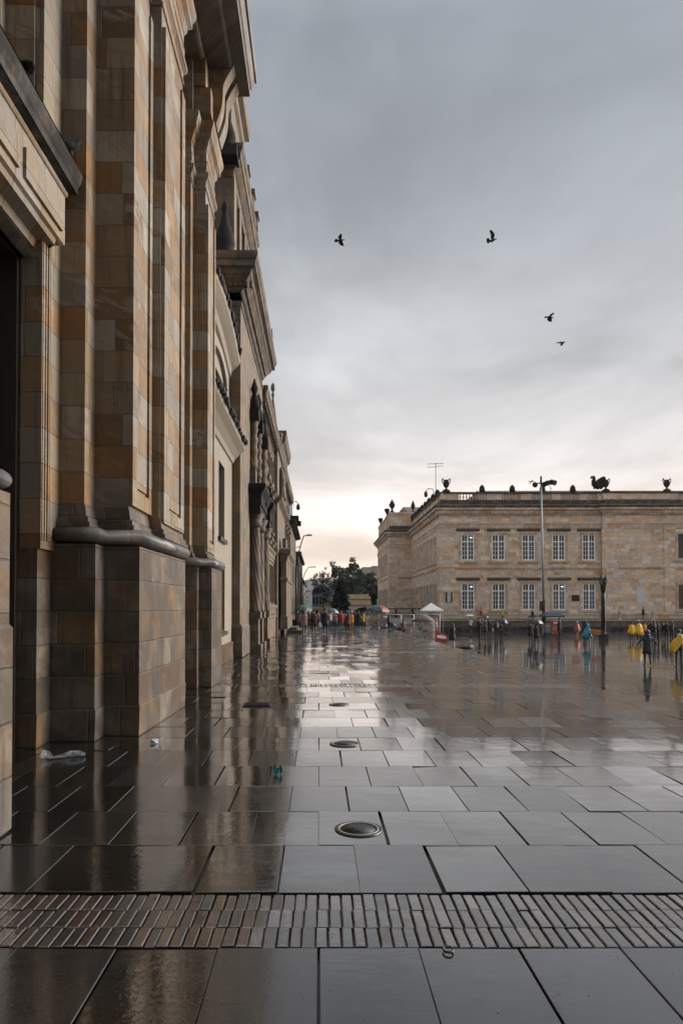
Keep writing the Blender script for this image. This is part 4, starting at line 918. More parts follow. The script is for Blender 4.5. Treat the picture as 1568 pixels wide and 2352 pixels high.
# far cream building with balustrade, tower block, monument
fc = thing('cream_mansion', 'low cream mansion with a roof balustrade half hidden behind the dark trees', 'building', (4, 150, 0))
D2 = 150.0; s2 = D2 / FPX
def gx(x): return (x - 732) * s2
def gz(y): return EYE + (1396 - y) * s2
m_ = MB(); ops_ = [(gx(x_), gx(x_ + 5), gz(1432), gz(1404)) for x_ in (744, 760, 815, 832, 849)]
wallgrid(m_, 'y', D2, gx(738), gx(905), -1, gz(1378), ops_, .3, 1); m_.box(gx(738), gx(905), D2 + .5, D2 + 14, -1, gz(1378)); part(m_, 'wall', M['cream2'], fc)
for o_ in ops_: m_ = MB(); m_.box(o_[0], o_[1], D2 + .25, D2 + .3, o_[2], o_[3]); part(m_, 'window', M['glass2'], fc)
m_ = MB(); m_.sweep([(gx(737), D2 + 3), (gx(737), D2), (gx(905), D2)], [(0, gz(1392)), (.25, gz(1390)), (.3, gz(1388)), (0, gz(1387))], .1); m_.sweep([(gx(737), D2 + 3), (gx(737), D2), (gx(905), D2)], [(0, gz(1378)), (.35, gz(1376.5)), (.5, gz(1374)), (0, gz(1373))], .3); part(m_, 'cornice', M['concrete'], fc)
m_ = MB(); x_ = 790
while x_ < 903: m_.lathe(gx(x_), D2 + .4, [(.1, gz(1373)), (.16, gz(1370)), (.08, gz(1366.5))], 5); x_ += 2.6
m_.box(gx(738), gx(905), D2 + .25, D2 + .6, gz(1366.4), gz(1365)); part(m_, 'balustrade', M['cream2'], fc)
for x_ in (738, 752, 806, 828, 848): m_ = MB(); m_.box(gx(x_), gx(x_ + 5), D2 + .15, D2 + .7, gz(1373), gz(1364.8)); part(m_, 'parapet_pier', M['cream2'], fc)
tb = thing('tower_block', 'plain pale windowless block rising behind the trees beside the government building', 'building', (30, 260, 0))
m_ = MB(); k2 = 260 / FPX; m_.box((833 - 732) * k2, (890 - 732) * k2, 260, 285, -1, EYE + (1396 - 1303) * k2); part(m_, 'wall', M['concrete'], tb)
m_ = MB(); m_.box((855 - 732) * k2, (890 - 732) * k2, 262, 280, EYE + (1396 - 1303) * k2, EYE + (1396 - 1299) * k2); m_.box((832.5 - 732) * k2, (890 - 732) * k2, 259.7, 285.2, EYE + (1396 - 1304) * k2, EYE + (1396 - 1302.5) * k2); part(m_, 'roof', M['steel'], tb)
mo = thing('gatehouse', 'small square pale gatehouse left of the cream mansion beneath the trees', 'building', (0, 130, 0))
k3 = 130 / FPX
m_ = MB(); m_.box((714 - 732) * k3, (741 - 732) * k3, 130, 133, -1, EYE + (1396 - 1397) * k3); m_.box((712.5 - 732) * k3, (742 - 732) * k3, 129.8, 133.2, EYE + (1396 - 1398) * k3, EYE + (1396 - 1395.5) * k3); part(m_, 'wall', M['cream2'], mo)
m_ = MB(); m_.box((717 - 732) * k3, (740 - 732) * k3, 130.3, 133, EYE + .1, EYE + (1396 - 1364) * k3); part(m_, 'upper_wall', plain('blue_grey_render', (.16, .18, .2), .8), mo)
m_ = MB()
for x_ in (718, 726, 734): m_.box((x_ - 732) * k3, (x_ + 4 - 732) * k3, 130.1, 130.32, EYE + .7, EYE + 2.1)
m_.box((724 - 732) * k3, (731 - 732) * k3, 129.93, 130.02, EYE - 2.2, EYE - .5)
for (a_, b_, c_) in []: pass
part(m_, 'window', M['glass2'], mo)
# hills
hl = MB(); n_ = 60; rng_ = []
for i in range(n_ + 1):
    x_ = -900 + i * 40; h_ = 62 + 30 * mnoise.noise(Vector((i * .13, 2.2, 0))) + 9 * mnoise.noise(Vector((i * .6, 5, 0))) - max(0, (x_ - 100)) * .04
    rng_.append((x_, h_))
rows = []
for j, (yy_, k_) in enumerate(((1180, -.12), (1300, .55), (1500, 1.0), (1900, .9), (2300, -.1))):
    rows.append([(x_, yy_, h_ * k_) for x_, h_ in rng_])
for j in range(4):
    for i in range(n_): hl.quad(rows[j][i], rows[j][i + 1], rows[j + 1][i + 1], rows[j + 1][i], sm=True)
struct(hl.build('hills', plain('hazy_hillside', (.055, .075, .075), .95, var=.3, scale=.01)))

# trees
def leafmat(name, c):
    m, t, b = newmat(name); g_ = t.new('ShaderNodeNewGeometry'); r_ = g_.outputs['Random Per Island']
    k = t.m('ADD', .45, t.m('MULTIPLY', r_, 1.1)); t.put(b.inputs['Base Color'], t.vm('MULTIPLY', c, t.comb(k, k, k))); b.inputs['Roughness'].default_value = .6; return m
LM = leafmat('dark_leaves', (.055, .072, .045)); LM2 = leafmat('conifer_leaves', (.018, .028, .018)); LM3 = leafmat('olive_leaves', (.06, .065, .035))
BK = plain('bark', (.06, .05, .04), .9, var=.3)
def tree(name, label, x, d, ybase, blobs, mat, leaf=.35, n=900, trunk=.3, group=None, seed=0, branch=True):
    """blobs: list of (xpx, ypx, rx_px, ry_px) crown clumps as seen in the photo, at distance d"""
    rnd = random.Random(seed); k = d / FPX; X0 = (x - 732) * k; zb_ = ybase
    t_ = thing(name, label, 'tree', (X0, d, zb_), group); m_ = MB(); tm = MB()
    cen = []
    for (bx_, by_, rx, ry) in blobs: cen.append((((bx_ - 732) * k - X0), rnd.uniform(-1, 1) * rx * k * .6, EYE + (1396 - by_) * k - zb_, rx * k, ry * k))
    tot = sum(c[3] * c[4] for c in cen)
    top = min(c[2] - c[4] * .3 for c in cen)
    fork = max(.8, top * .6)
    tm.tube([(0, 0, 0), (rnd.uniform(-.1, .1), 0, fork * .5), (0, 0, fork)], [trunk, trunk * .85, trunk * .7], 8)
    if branch:
        for c in cen:
            mid = (c[0] * .4 + rnd.uniform(-.3, .3), c[1] * .4, fork + (c[2] - fork) * .45)
            tm.tube([(0, 0, fork * .9), mid, (c[0], c[1], c[2])], [trunk * .5, trunk * .3, trunk * .1], 6)
            for q in range(3):
                a = rnd.uniform(0, 6.28); tm.tube([mid, (c[0] + c[3] * .6 * math.cos(a), c[1] + c[3] * .6 * math.sin(a), c[2] + c[4] * rnd.uniform(-.2, .6))], [trunk * .18, .03], 5)
    for c in cen:
        nn = int(2.2 * n * c[3] * c[4] / tot); sub = [(rnd.gauss(0, .42), rnd.gauss(0, .42), rnd.gauss(0, .42), rnd.uniform(.28, .6)) for _ in range(14)]
        for i in range(nn):
            s_ = rnd.choice(sub); v = Vector((rnd.gauss(0, 1), rnd.gauss(0, 1), rnd.gauss(0, 1))).normalized() * (rnd.random() ** .4) * s_[3]
            p = Vector((c[0] + (s_[0] + v.x) * c[3], c[1] + (s_[1] + v.y) * c[3], c[2] + (s_[2] + v.z) * c[4]))
            a = Vector((rnd.gauss(0, 1), rnd.gauss(0, 1), rnd.gauss(0, 1))).normalized(); b_ = a.cross(Vector((rnd.gauss(0, 1), rnd.gauss(0, 1), rnd.gauss(0, 1)))).normalized()
            l = leaf * rnd.uniform(.6, 1.3)
            m_.quad(p - a * l, p + b_ * l * .45, p + a * l, p - b_ * l * .45)
    m_.build('crown', mat, t_, fix=False); tm.build('trunk', BK, t_)
tree('tall_tree', 'tall thin crowned tree whose two open tops stand highest above the far wood', 795, 168, 0, [(779, 1307, 15, 14), (808, 1304, 17, 15), (768, 1318, 10, 12), (788, 1322, 12, 14), (812, 1320, 10, 12), (798, 1318, 8, 10)], LM, .34, 1500, .5, None, 1)
tree('bare_tree', 'sparse spindly tree with thin reddish foliage left of the tall open tree', 735, 166, 0, [(727, 1330, 10, 10), (742, 1322, 11, 14), (722, 1340, 9, 8), (750, 1332, 9, 12)], LM3, .22, 420, .26, None, 2)
tree('broadleaf_tree', 'rounded dark green tree filling the middle of the wood above the mansion', 790, 160, 0, [(785, 1345, 24, 20), (770, 1352, 20, 16), (805, 1352, 20, 18), (788, 1362, 26, 12)], LM, .5, 3200, .45, None, 3)
tree('broadleaf_tree', 'wide dark tree directly in front of the pale tower block', 845, 158, 0, [(834, 1342, 20, 20), (850, 1338, 16, 18), (822, 1348, 14, 16), (862, 1345, 12, 18), (845, 1360, 26, 14)], LM, .5, 3600, .45, None, 4)
tree('broadleaf_tree', 'small shaggy tree with an upright tuft left of the tower block', 826, 163, 0, [(824, 1320, 5, 9), (818, 1332, 8, 9), (831, 1327, 5, 8), (806, 1335, 8, 8)], LM, .4, 900, .3, None, 5)
tree('broadleaf_tree', 'low bluish tree rising over the gatehouse at the left end of the wood', 742, 150, 0, [(736, 1352, 14, 13), (752, 1360, 14, 12), (726, 1360, 8, 10), (744, 1372, 18, 9)], leafmat('bluish_leaves', (.04, .052, .05)), .4, 1700, .3, None, 6)
tree('vase_shaped_tree', 'dark vase shaped tree tapering to its trunk beside the government building', 859, 140, 0, [(860, 1356, 12, 14), (860, 1370, 10, 10), (859, 1381, 5, 7), (858, 1388, 3, 6)], LM2, .35, 2200, .35, None, 7)
# conifer: layered tiers
ct = thing('conifer', 'dark pointed conifer with spreading skirts standing in front of the cream mansion', 'tree', (XD(781, 125), 125, 0)); kk = 125 / FPX; rnd = random.Random(3); m_ = MB()
ztop = EYE + (1396 - 1332) * kk
for i in range(4200):
    t_ = rnd.random() ** .75; z = .8 + (ztop - .8) * t_; prof_ = (1 - t_) ** .8 * (31 * kk) * (.70 + .3 * abs(math.sin(t_ * 15))) * (1 if t_ < .9 else .7); r_ = prof_ * (rnd.random() ** .45); a_ = rnd.uniform(0, 6.283)
    p = Vector((r_ * math.cos(a_), r_ * math.sin(a_), z - r_ * .18)); a = Vector((math.cos(a_), math.sin(a_), rnd.uniform(-.8, .2))).normalized(); b_ = a.cross(Vector((rnd.gauss(0, 1), rnd.gauss(0, 1), rnd.gauss(0, 1)))).normalized(); l = rnd.uniform(.2, .45)
    m_.quad(p - a * l, p + b_ * l * .35, p + a * l, p - b_ * l * .35)
m_.build('crown', LM2, ct, fix=False); m_ = MB(); m_.tube([(0, 0, 0), (0, 0, ztop * .95)], [.3, .04], 8); m_.build('trunk', BK, ct)
tree('bush', 'round dark clipped bush low in front of the mansion, left of the coloured stall umbrella', 828, 100, 0, [(830, 1404, 12, 9), (822, 1408, 9, 7), (838, 1412, 9, 7)], LM2, .22, 1800, .1, None, 9, False)
tree('bush', 'dark ragged hedge behind the people between the conifer and the coloured umbrella', 800, 96, 0, [(805, 1420, 16, 9), (780, 1422, 14, 9), (828, 1420, 16, 8), (760, 1424, 12, 7)], LM2, .22, 2600, .1, None, 10, False)

# ================================================================== people
SHOE = plain('dark_shoe', (.015, .014, .014), .5)
EYEM = plain('eye', (.01, .01, .01), .3)
def shell(rings, folds=0., seed=0, n=20, ragged=0.):
    """closed garment shell: rings of (z, rx, ry, cx, cy)"""
    rd = random.Random(seed); m_ = MB(); R_ = []
    for k, (z, rx, ry, cx_, cy_) in enumerate(rings):
        rr = []
        for j in range(n):
            a = 2 * math.pi * j / n
            f_ = 1 + folds * (1 - k / max(1, len(rings) - 1)) * math.sin(a * 5 + seed) + folds * .5 * math.sin(a * 9 + seed * 2.1)
            rr.append((cx_ + rx * f_ * math.cos(a), cy_ + ry * f_ * math.sin(a), z + (ragged * math.sin(a * 3 + seed) if k == 0 else 0)))
        R_.append(rr)
    m_.ring_loft(R_); return m_
def person(label, X, Y, Z, H, face=0, top=(.02, .02, .02), legs=(.02, .025, .035), wear='jacket', wearc=None, hair=True, hatc=None, hood=False, walk=0., lean=0.,
           arms='down', skirt=None, bag=None, seed=0, group=None, shoe=None, sit=False):
    t_ = thing('person', label, 'person', (X, Y, Z), group, R(face)); f = H / 1.7
    V, E, Rr, L = [], [], [], []
    def add(p, r, par, lab):
        V.append(Vector(p) * f); Rr.append(r * f); L.append(lab)
        if par is not None: E.append((par, len(V) - 1))
        return len(V) - 1
    hipz = .93 if not sit else .50
    ly = -lean
    pel = add((0, 0, hipz), .135, None, 'torso'); bel = add((0, ly * .3, hipz + .17), .128, pel, 'torso'); che = add((0, ly * .7, hipz + .36), .145, bel, 'torso')
    nk = add((0, ly, hipz + .52), .062, che, 'head'); hb = add((0, ly - .015, hipz + .60), .078, nk, 'head'); hd = add((0, ly - .01, hipz + .69), .088, hb, 'head'); add((0, ly + .005, hipz + .75), .062, hd, 'head')
    hands = []
    for sd in (-1, 1):
        sh = add((sd * .17, ly * .9, hipz + .44), .068, che, 'arm')
        mode = arms if isinstance(arms, str) else arms[0 if sd < 0 else 1]
        sw = walk * sd * .35
        if mode == 'down': el, wr = (sd * .215, ly * .6 + sw * .5, hipz + .17), (sd * .21, ly * .6 + sw * 1.1 - .05, hipz - .06)
        elif mode == 'hold': el, wr = (sd * .22, ly - .12, hipz + .20), (sd * .12, ly - .26, hipz + .38)
        elif mode == 'fwd': el, wr = (sd * .22, ly - .15, hipz + .22), (sd * .16, ly - .40, hipz + .17)
        elif mode == 'out': el, wr = (sd * .36, ly + .02, hipz + .24), (sd * .45, ly - .05, hipz + .08)
        elif mode == 'pocket': el, wr = (sd * .27, ly + .06, hipz + .18), (sd * .17, ly - .06, hipz + .0)
        e_ = add(el, .052, sh, 'arm'); w_ = add(wr, .033, e_, 'arm')
        dv = (Vector(wr) - Vector(el)).normalized(); h1 = Vector(wr) + dv * .05; h2 = Vector(wr) + dv * .095
        a_ = add(h1, .032, w_, 'hand'); add(h2, .028, a_, 'hand'); hands.append((h2 * f, dv, sd, mode))
    for sd in (-1, 1):
        st = walk * sd
        if sit: hp = add((sd * .09, 0, hipz - .03), .10, pel, 'leg'); kn = add((sd * .11, -.42, hipz), .065, hp, 'leg'); an_ = add((sd * .11, -.44, .09), .042, kn, 'leg')
        else:
            hp = add((sd * .09, 0, hipz - .08), .098, pel, 'leg'); kn = add((sd * .095, -st * .42 - .03, .49), .062, hp, 'leg'); an_ = add((sd * .09, -st * .95 + (.04 if st < 0 else 0), .09 + (.05 if st < -.1 else 0)), .042, kn, 'leg')
        p_ = V[an_] / f; hl_ = add((p_.x, p_.y + .03, p_.z - .045), .036, an_, 'shoe'); add((p_.x + sd * .01, p_.y - .14, max(.03, p_.z - .06)), .034, hl_, 'shoe')
    me = bpy.data.meshes.new('body'); me.from_pydata([tuple(v) for v in V], E, []); o = bpy.data.objects.new('body', me); COL.objects.link(o)
    sk = o.modifiers.new('s', 'SKIN'); sk.use_smooth_shade = True; sd_ = me.skin_vertices[0].data
    for i, r in enumerate(Rr): sd_[i].radius = (r, r * (.8 if L[i] == 'torso' else 1)); sd_[i].use_root = (i == 0)
    ss = o.modifiers.new('ss', 'SUBSURF'); ss.levels = 1; ss.render_levels = 1
    dg_ = bpy.context.evaluated_depsgraph_get(); dg_.update(); nm = bpy.data.meshes.new_from_object(o.evaluated_get(dg_))
    bpy.data.objects.remove(o); bpy.data.meshes.remove(me)
    mats = [cloth(top), cloth(legs), shoe or SHOE, M['skin'], EYEM]
    lab2 = {'torso': 0, 'arm': 0, 'leg': 1, 'shoe': 2, 'head': 3, 'hand': 3}
    nm.materials.clear()
    for m__ in mats: nm.materials.append(m__)
    for p in nm.polygons:
        c = p.center; best = 9; bl = 0
        for (a, b_) in E:
            A, B = V[a], V[b_]; d_ = B - A; t = max(0, min(1, (c - A).dot(d_) / max(1e-9, d_.length_squared))); ds = (c - (A + d_ * t)).length
            if ds < best:
                best = ds; la = L[b_] if t > .25 or L[a] == 'torso' else L[a]
                if L[b_] == 'hand' and t < .5 and L[a] == 'arm': la = 'arm'
                bl = lab2[la]
        p.material_index = bl; p.use_smooth = True
    bm = bmesh.new(); bm.from_mesh(nm)
    ex = MB()
    hc = V[hd]
    ex.cur = 3
    ex.tube([hc + Vector((0, -.080, .02)) * f, hc + Vector((0, -.104, -.018)) * f, hc + Vector((0, -.086, -.028)) * f], [.008 * f, .014 * f, .010 * f], 6)      # nose
    for q in (-1, 1): ex.ball(hc + Vector((q * .088, .0, .0)) * f, .022 * f, 6, 5, .4, .8, 1.2)                                                        # ears
    ex.cur = 4
    for q in (-1, 1): ex.ball(hc + Vector((q * .032, -.083, .018)) * f, .010 * f, 6, 4, 1.3, .6, .8)
    ex.tube([hc + Vector((-.022, -.083, -.048)) * f, hc + Vector((0, -.089, -.05)) * f, hc + Vector((.022, -.083, -.048)) * f], .005 * f, 4)
    ex.cur = 3
    for (p, dv, q, mode) in hands:
        s1 = dv.cross(Vector((q, 0, 0)));  s1 = s1.normalized() if s1.length > .1 else Vector((0, 1, 0)); s2 = dv.cross(s1).normalized()
        cu = .75 if mode in ('hold',) else .3
        inward = Vector((-q, 0, 0)); inward = (inward - dv * inward.dot(dv)).normalized()
        for fi, (o_, ln) in enumerate(((-.024, .066), (-.008, .075), (.008, .07), (.023, .055))):
            b0 = p + s1 * o_ * f; b1 = b0 + (dv * (1 - cu * .5) + inward * cu).normalized() * ln * .55 * f; b2 = b1 + (dv * (.75 - cu) + inward * (cu + .25)).normalized() * ln * .5 * f
            ex.tube([b0 - dv * .01 * f, b1, b2], [.0095 * f, .0085 * f, .006 * f], 5)
        tb_ = p - dv * .055 * f + s1 * -.026 * f; ex.tube([tb_, tb_ + (dv * .5 - s1 * .7 + inward * .3).normalized() * .035 * f, tb_ + (dv * 1.2 - s1 * .8 + inward * .8).normalized() * .062 * f], [.012 * f, .010 * f, .007 * f], 5)
    base_n = len(bm.verts); vs = [bm.verts.new(v) for v in ex.v]
    for fc_, mi, sm in zip(ex.f, ex.mi, ex.smooth):
        try: F = bm.faces.new([vs[i] for i in fc_]); F.material_index = mi; F.smooth = True
        except ValueError: pass
    bm.to_mesh(nm); bm.free(); nm.name = 'body'
    bo = bpy.data.objects.new('body', nm); COL.objects.link(bo); bo.parent = t_
    wc_ = wearc or top; hz = hipz; Y_ = ly
    J = {'jacket': [(hz - .13, .185, .145, 0, 0), (hz - .02, .18, .142, 0, 0), (hz + .14, .17, .13, 0, Y_ * .3), (hz + .32, .20, .145, 0, Y_ * .7), (hz + .44, .205, .125, 0, Y_ * .85), (hz + .50, .12, .09, 0, Y_ * .95), (hz + .54, .075, .075, 0, Y_)],
         'coat': [(hz - .36, .235, .20, 0, 0), (hz - .16, .215, .175, 0, 0), (hz + .02, .19, .15, 0, 0), (hz + .15, .175, .14, 0, Y_ * .3), (hz + .32, .205, .15, 0, Y_ * .7), (hz + .44, .205, .13, 0, Y_ * .85), (hz + .50, .12, .10, 0, Y_ * .95), (hz + .54, .08, .08, 0, Y_)],
         'poncho': [(hz - .34, .37, .24, -.02, 0), (hz - .12, .33, .22, .03, 0), (hz + .10, .27, .19, 0, Y_ * .3), (hz + .30, .22, .155, -.01, Y_ * .7), (hz + .43, .165, .12, 0, Y_ * .85), (hz + .49, .10, .09, 0, Y_ * .95), (hz + .53, .07, .075, 0, Y_)]}[wear]
    gm = shell([tuple(v * f for v in r) for r in J], .05 if wear != 'poncho' else .20, seed, 20, .0 if wear != 'poncho' else .10 * f)
    gm.build(wear, cloth(wc_, .45 if wear == 'poncho' else .75), t_)
    if skirt:
        shell([tuple(v * f for v in r) for r in ((hz - skirt[1], .25, .21, 0, 0), (hz - .2, .22, .18, 0, 0), (hz - .05, .18, .145, 0, 0), (hz + .05, .16, .13, 0, 0))], .06, seed).build('skirt', cloth(skirt[0]), t_)
    hx = V[hd]
    if hood:
        m_ = MB(); m_.ball(hx + Vector((0, .022, .01)) * f, .125 * f, 12, 8, .95, 1, 1.05); m_.tube([hx + Vector((0, .03, -.08)) * f, hx + Vector((0, .03, -.16)) * f], [.10 * f, .14 * f], 10); m_.build('hood', cloth(wc_, .5), t_)
    elif hair:
        m_ = MB(); m_.ball(hx + Vector((0, .016, .028)) * f, .103 * f, 12, 8, .95, 1.0, .92)
        if hair == 'long': m_.tube([hx + Vector((0, .05, 0)) * f, hx + Vector((0, .075, -.12)) * f, hx + Vector((0, .07, -.26)) * f], [.085 * f, .085 * f, .05 * f], 8)
        m_.build('hair', M['hair'], t_)
    if hatc:
        m_ = MB(); m_.ball(hx + Vector((0, .005, .05)) * f, .108 * f, 12, 6, .95, 1, .72); m_.lathe(hx.x, hx.y - .05 * f, [(.09 * f, hx.z + .04 * f), (.10 * f, hx.z + .05 * f), (.09 * f, hx.z + .058 * f)], 10); m_.build('cap', cloth(hatc), t_)
    if bag:
        kind, bc = bag
        m_ = MB()
        if kind == 'backpack': m_.ring_loft([[(x * w_ * f, (.16 + y * .5) * f + Y_ * .3, (hz + z) * f) for x, y in ((-.13, 0), (-.12, .18), (-.05, .24), (.05, .24), (.12, .18), (.13, 0))] for z, w_ in ((.02, .8), (.06, 1.05), (.25, 1.08), (.42, .95), (.47, .6))])
        else: m_.ring_loft([[(-.30 * f + x * f * w_, -.02 * f + y * f * w_, (hz + z) * f) for x, y in ((-.05, -.13), (.05, -.13), (.07, 0), (.05, .13), (-.05, .13), (-.07, 0))] for z, w_ in ((-.42, .7), (-.38, 1.0), (-.2, 1.05), (-.12, .7), (-.02, .2))])
        bo_ = m_.build('bag' if kind != 'backpack' else 'backpack', cloth(bc), None)
        bo_.parent = t_
    return t_
def umbrella(label, X, Y, zr, Rd, hh, cols, pole=1.0, tilt=(0, 0), group='open umbrellas held in the rain', bend=.0):
    t_ = thing('umbrella', label, 'umbrella', (X, Y, zr), group); t_.rotation_euler = (R(tilt[0]), R(tilt[1]), .3)
    mats = [cloth(c, .45) for c in cols]; m_ = MB(); n = 8; K = 6; S_2 = 4
    for i in range(n):
        m_.cur = i % len(cols); b = len(m_.v)
        for k in range(K + 1):
            for j in range(S_2 + 1):
                a = 2 * math.pi * (i + j / S_2) / n; t = k / K; sag = 1 - .10 * math.sin(math.pi * j / S_2) * t
                r = Rd * math.sin(t * 1.25) / math.sin(1.25) * sag; m_.v.append((r * math.cos(a), r * math.sin(a), hh * (math.cos(t * 1.25) - math.cos(1.25)) / (1 - math.cos(1.25)) + .04 * hh * math.sin(math.pi * j / S_2) * t))
        for k in range(K):
            for j in range(S_2): q = b + k * (S_2 + 1) + j; m_.face([q, q + 1, q + S_2 + 2, q + S_2 + 1], True)
    m_.build('canopy', mats, t_)
    m_ = MB(); m_.tube([(0, 0, -pole), (0, 0, hh + .07 * Rd)], .012 if Rd < .8 else .03, 6); 
    if Rd < .8: m_.tube([(0, 0, -pole), (.0, .03, -pole - .05), (0, .07, -pole - .03)], .018, 6)
    m_.build('pole', M['steel'], t_)
    m_ = MB()
    for i in range(n): a = 2 * math.pi * i / n; m_.tube([(0, 0, hh * .97), (Rd * .55 * math.cos(a), Rd * .55 * math.sin(a), hh * .66), (Rd * .99 * math.cos(a), Rd * .99 * math.sin(a), -.01)], .006 * max(1, Rd), 4)
    m_.build('ribs', M['iron'], t_)
    return t_
BLK = (.010, .011, .013); NAVY = (.014, .02, .03); 
# --- on the upper pavement, near end of the street
def st(x, y_feet): d_ = dg(y_feet); return XD(x, d_), d_
def sp(x, y_feet): d_ = dp(y_feet); return XD(x, d_), d_
GA = 'people walking on the wet street'
X_, d_ = st(698.3, 1456.5); person('person in a dusty pink coat walking away on the wet pavement', X_, d_, 0, 1.50, 180, (.20, .12, .115), BLK, 'coat', (.22, .13, .125), hair='long', hood=False, walk=.10, seed=1)
X_, d_ = st(720.5, 1455.8); person('person in a dark jacket with a pale collar walking away beside the pink coat', X_, d_, 0, 1.52, 180, (.035, .014, .014), BLK, 'jacket', (.014, .013, .014), walk=.13, seed=2)
X_, d_ = st(746.9, 1456.5); person('tall man dressed all in black walking away with a white bag at his left side', X_, d_, 0, 1.60, 180, BLK, (.014, .018, .026), 'coat', BLK, walk=-.12, seed=3, arms=('down', 'down'))
m_ = MB(); bgt = thing('shopping_bag', 'white carrier bag hanging from the hand of the man in black', 'bag', (X_ - .33, d_ - .03, .62))
m_.ring_loft([[(x * w_, y * w_, z) for x, y in ((-.10, -.12), (.08, -.13), (.12, 0), (.08, .13), (-.10, .12), (-.13, 0))] for z, w_ in ((-.22, .6), (-.19, 1.0), (-.02, 1.05), (.08, .6), (.16, .15))]); m_.build('sack', cloth((.55, .52, .48)), bgt)
m_ = MB(); m_.tube([(0, -.03, .12), (.03, -.02, .24), (0, .03, .12)], .008, 5); m_.build('handle', cloth((.55, .52, .48)), bgt)
X_, d_ = st(683.5, 1439.5); person('long haired person in dark clothes standing under the left of the green umbrella', X_, d_, 0, 1.36, 150, BLK, NAVY, 'jacket', BLK, hair='long', seed=4)
X_, d_ = st(688.5, 1440.5); person('person in a pale grey mauve coat seen just left of the pink coat', X_, d_, 0, 1.25, 200, (.16, .13, .14), BLK, 'coat', (.17, .14, .15), hair='long', seed=5)
X_, d_ = st(708.5, 1440); person('person in a dark wine red top half hidden behind the pink coat', X_, d_, 0, 1.42, 20, (.06, .015, .018), BLK, 'jacket', (.05, .014, .016), seed=6)
umbrella('large faded green umbrella over the people at the left of the street', XD(697, 52), 52, ZD(1402.5, 52), .78, .44, [(.035, .10, .065), (.025, .08, .05), (.05, .12, .085)], 1.2, (0, 3))
X_, d_ = st(731, 1441); person('bald headed person in a pale patterned top between the two dark walkers', X_, d_, 0, 1.30, 0, (.20, .13, .13), BLK, 'jacket', (.22, .15, .15), hair=False, seed=7)
X_, d_ = st(758, 1444); person('person in a white and pink top partly hidden by the man in black', X_, d_, 0, 1.32, 30, (.36, .25, .24), (.03, .05, .08), 'jacket', (.42, .30, .28), seed=8)
X_, d_ = st(762, 1441); person('person in black under the pale teal umbrella', X_, d_, 0, 1.38, -20, BLK, BLK, 'coat', BLK, seed=9, arms=('down', 'hold'))
umbrella('pale teal umbrella just right of the man in black', XD(764.5, 54), 54, ZD(1407.5, 54), .52, .36, [(.08, .17, .17), (.06, .14, .15)], .8, (0, 12))
umbrella('small orange red umbrella peeping out below the pale teal one', XD(759, 57), 57, ZD(1409.5, 57), .31, .15, [(.42, .06, .02), (.36, .05, .02)], .7, (0, 5))
X_, d_ = st(770.5, 1442.5); person('person in a grey top with a purple and teal bundle beside the black coat', X_, d_, 0, 1.22, 10, (.15, .14, .14), (.08, .05, .14), 'jacket', (.18, .17, .17), skirt=((.10, .06, .16), .5), seed=10)
X_, d_ = st(783, 1447.5); person('woman in a bright red jacket and blue jeans walking towards the camera', X_, d_, 0, 1.42, 0, (.36, .018, .022), (.05, .085, .12), 'jacket', (.36, .018, .022), walk=.10, hair='long', arms=('out', 'down'), seed=11)
X_, d_ = st(799, 1452); person('person in a rust and black patterned coat walking under the purple umbrella', X_, d_, 0, 1.36, 180, (.13, .03, .015), BLK, 'coat', (.10, .026, .015), walk=.08, hair='long', arms=('down', 'hold'), seed=12)
umbrella('small dark purple umbrella over the rust coloured coat', XD(802.5, 46), 46, ZD(1406.5, 46), .34, .15, [(.05, .035, .12), (.035, .03, .08)], .75)
X_, d_ = st(807, 1444.5); person('person in an orange yellow raincoat behind the rust coloured coat', X_, d_, 0, 1.30, 10, (.42, .14, .01), (.4, .1, .02), 'coat', (.42, .15, .01), hood=False, seed=13)
X_, d_ = st(833.5, 1440.5); person('person in a bright yellow raincoat beside the clear plastic stall', X_, d_, 0, 1.32, 60, (.45, .27, .015), (.05, .05, .05), 'coat', (.45, .27, .015), lean=.08, seed=14, arms=('down', 'fwd'))
for k, (x_, c_) in enumerate(((716, BLK), (740, (.03, .02, .03)), (776, (.02, .02, .02)), (815, (.03, .035, .03)), (823, BLK))):
    X_, d_ = st(x_, 1438.0); person(('dark figure at the railing behind the %s' % ('wine red top', 'man in black', 'grey top', 'orange raincoat', 'gap left of the yellow raincoat')[k]), X_, d_, 0, 1.34, 0 if k % 2 else 170, c_, BLK, 'jacket', c_, seed=20 + k, group='dark figures at the railing')
# --- lower plaza
X_, d_ = 8.95, 45.3; person('woman in a black coat with white leggings standing near the pavement edge', X_, d_, PZ, 1.68, 200, BLK, (.45, .46, .46), 'coat', BLK, hair='long', walk=.05, seed=30, arms=('pocket', 'out'), shoe=cloth(BLK))
X_, d_ = sp(1079, 1452); person('person in a white jacket under a small white umbrella at the terrace steps', X_, d_, PZ, 1.66, 120, (.55, .58, .60), BLK, 'jacket', (.58, .60, .62), walk=.12, seed=31, arms=('hold', 'fwd'))
umbrella('small white umbrella above the white jacket', XD(1077, d_), d_ - .1, ZD(1414.5, d_), .56, .17, [(.52, .56, .60), (.62, .65, .67)], .7)
d_ = 80.9; person('child in a red jacket with a pink umbrella up on the terrace', XD(1103.8, d_), d_, .30 if False else .12, 1.55, 20, (.50, .03, .025), (.12, .16, .2), 'jacket', (.50, .03, .025), seed=32, arms=('hold', 'down'))
umbrella('magenta pink umbrella above the red jacket on the terrace', XD(1099, 80.7), 80.7, ZD(1404, 80.7), .48, .19, [(.30, .05, .15), (.24, .04, .12)], .6)
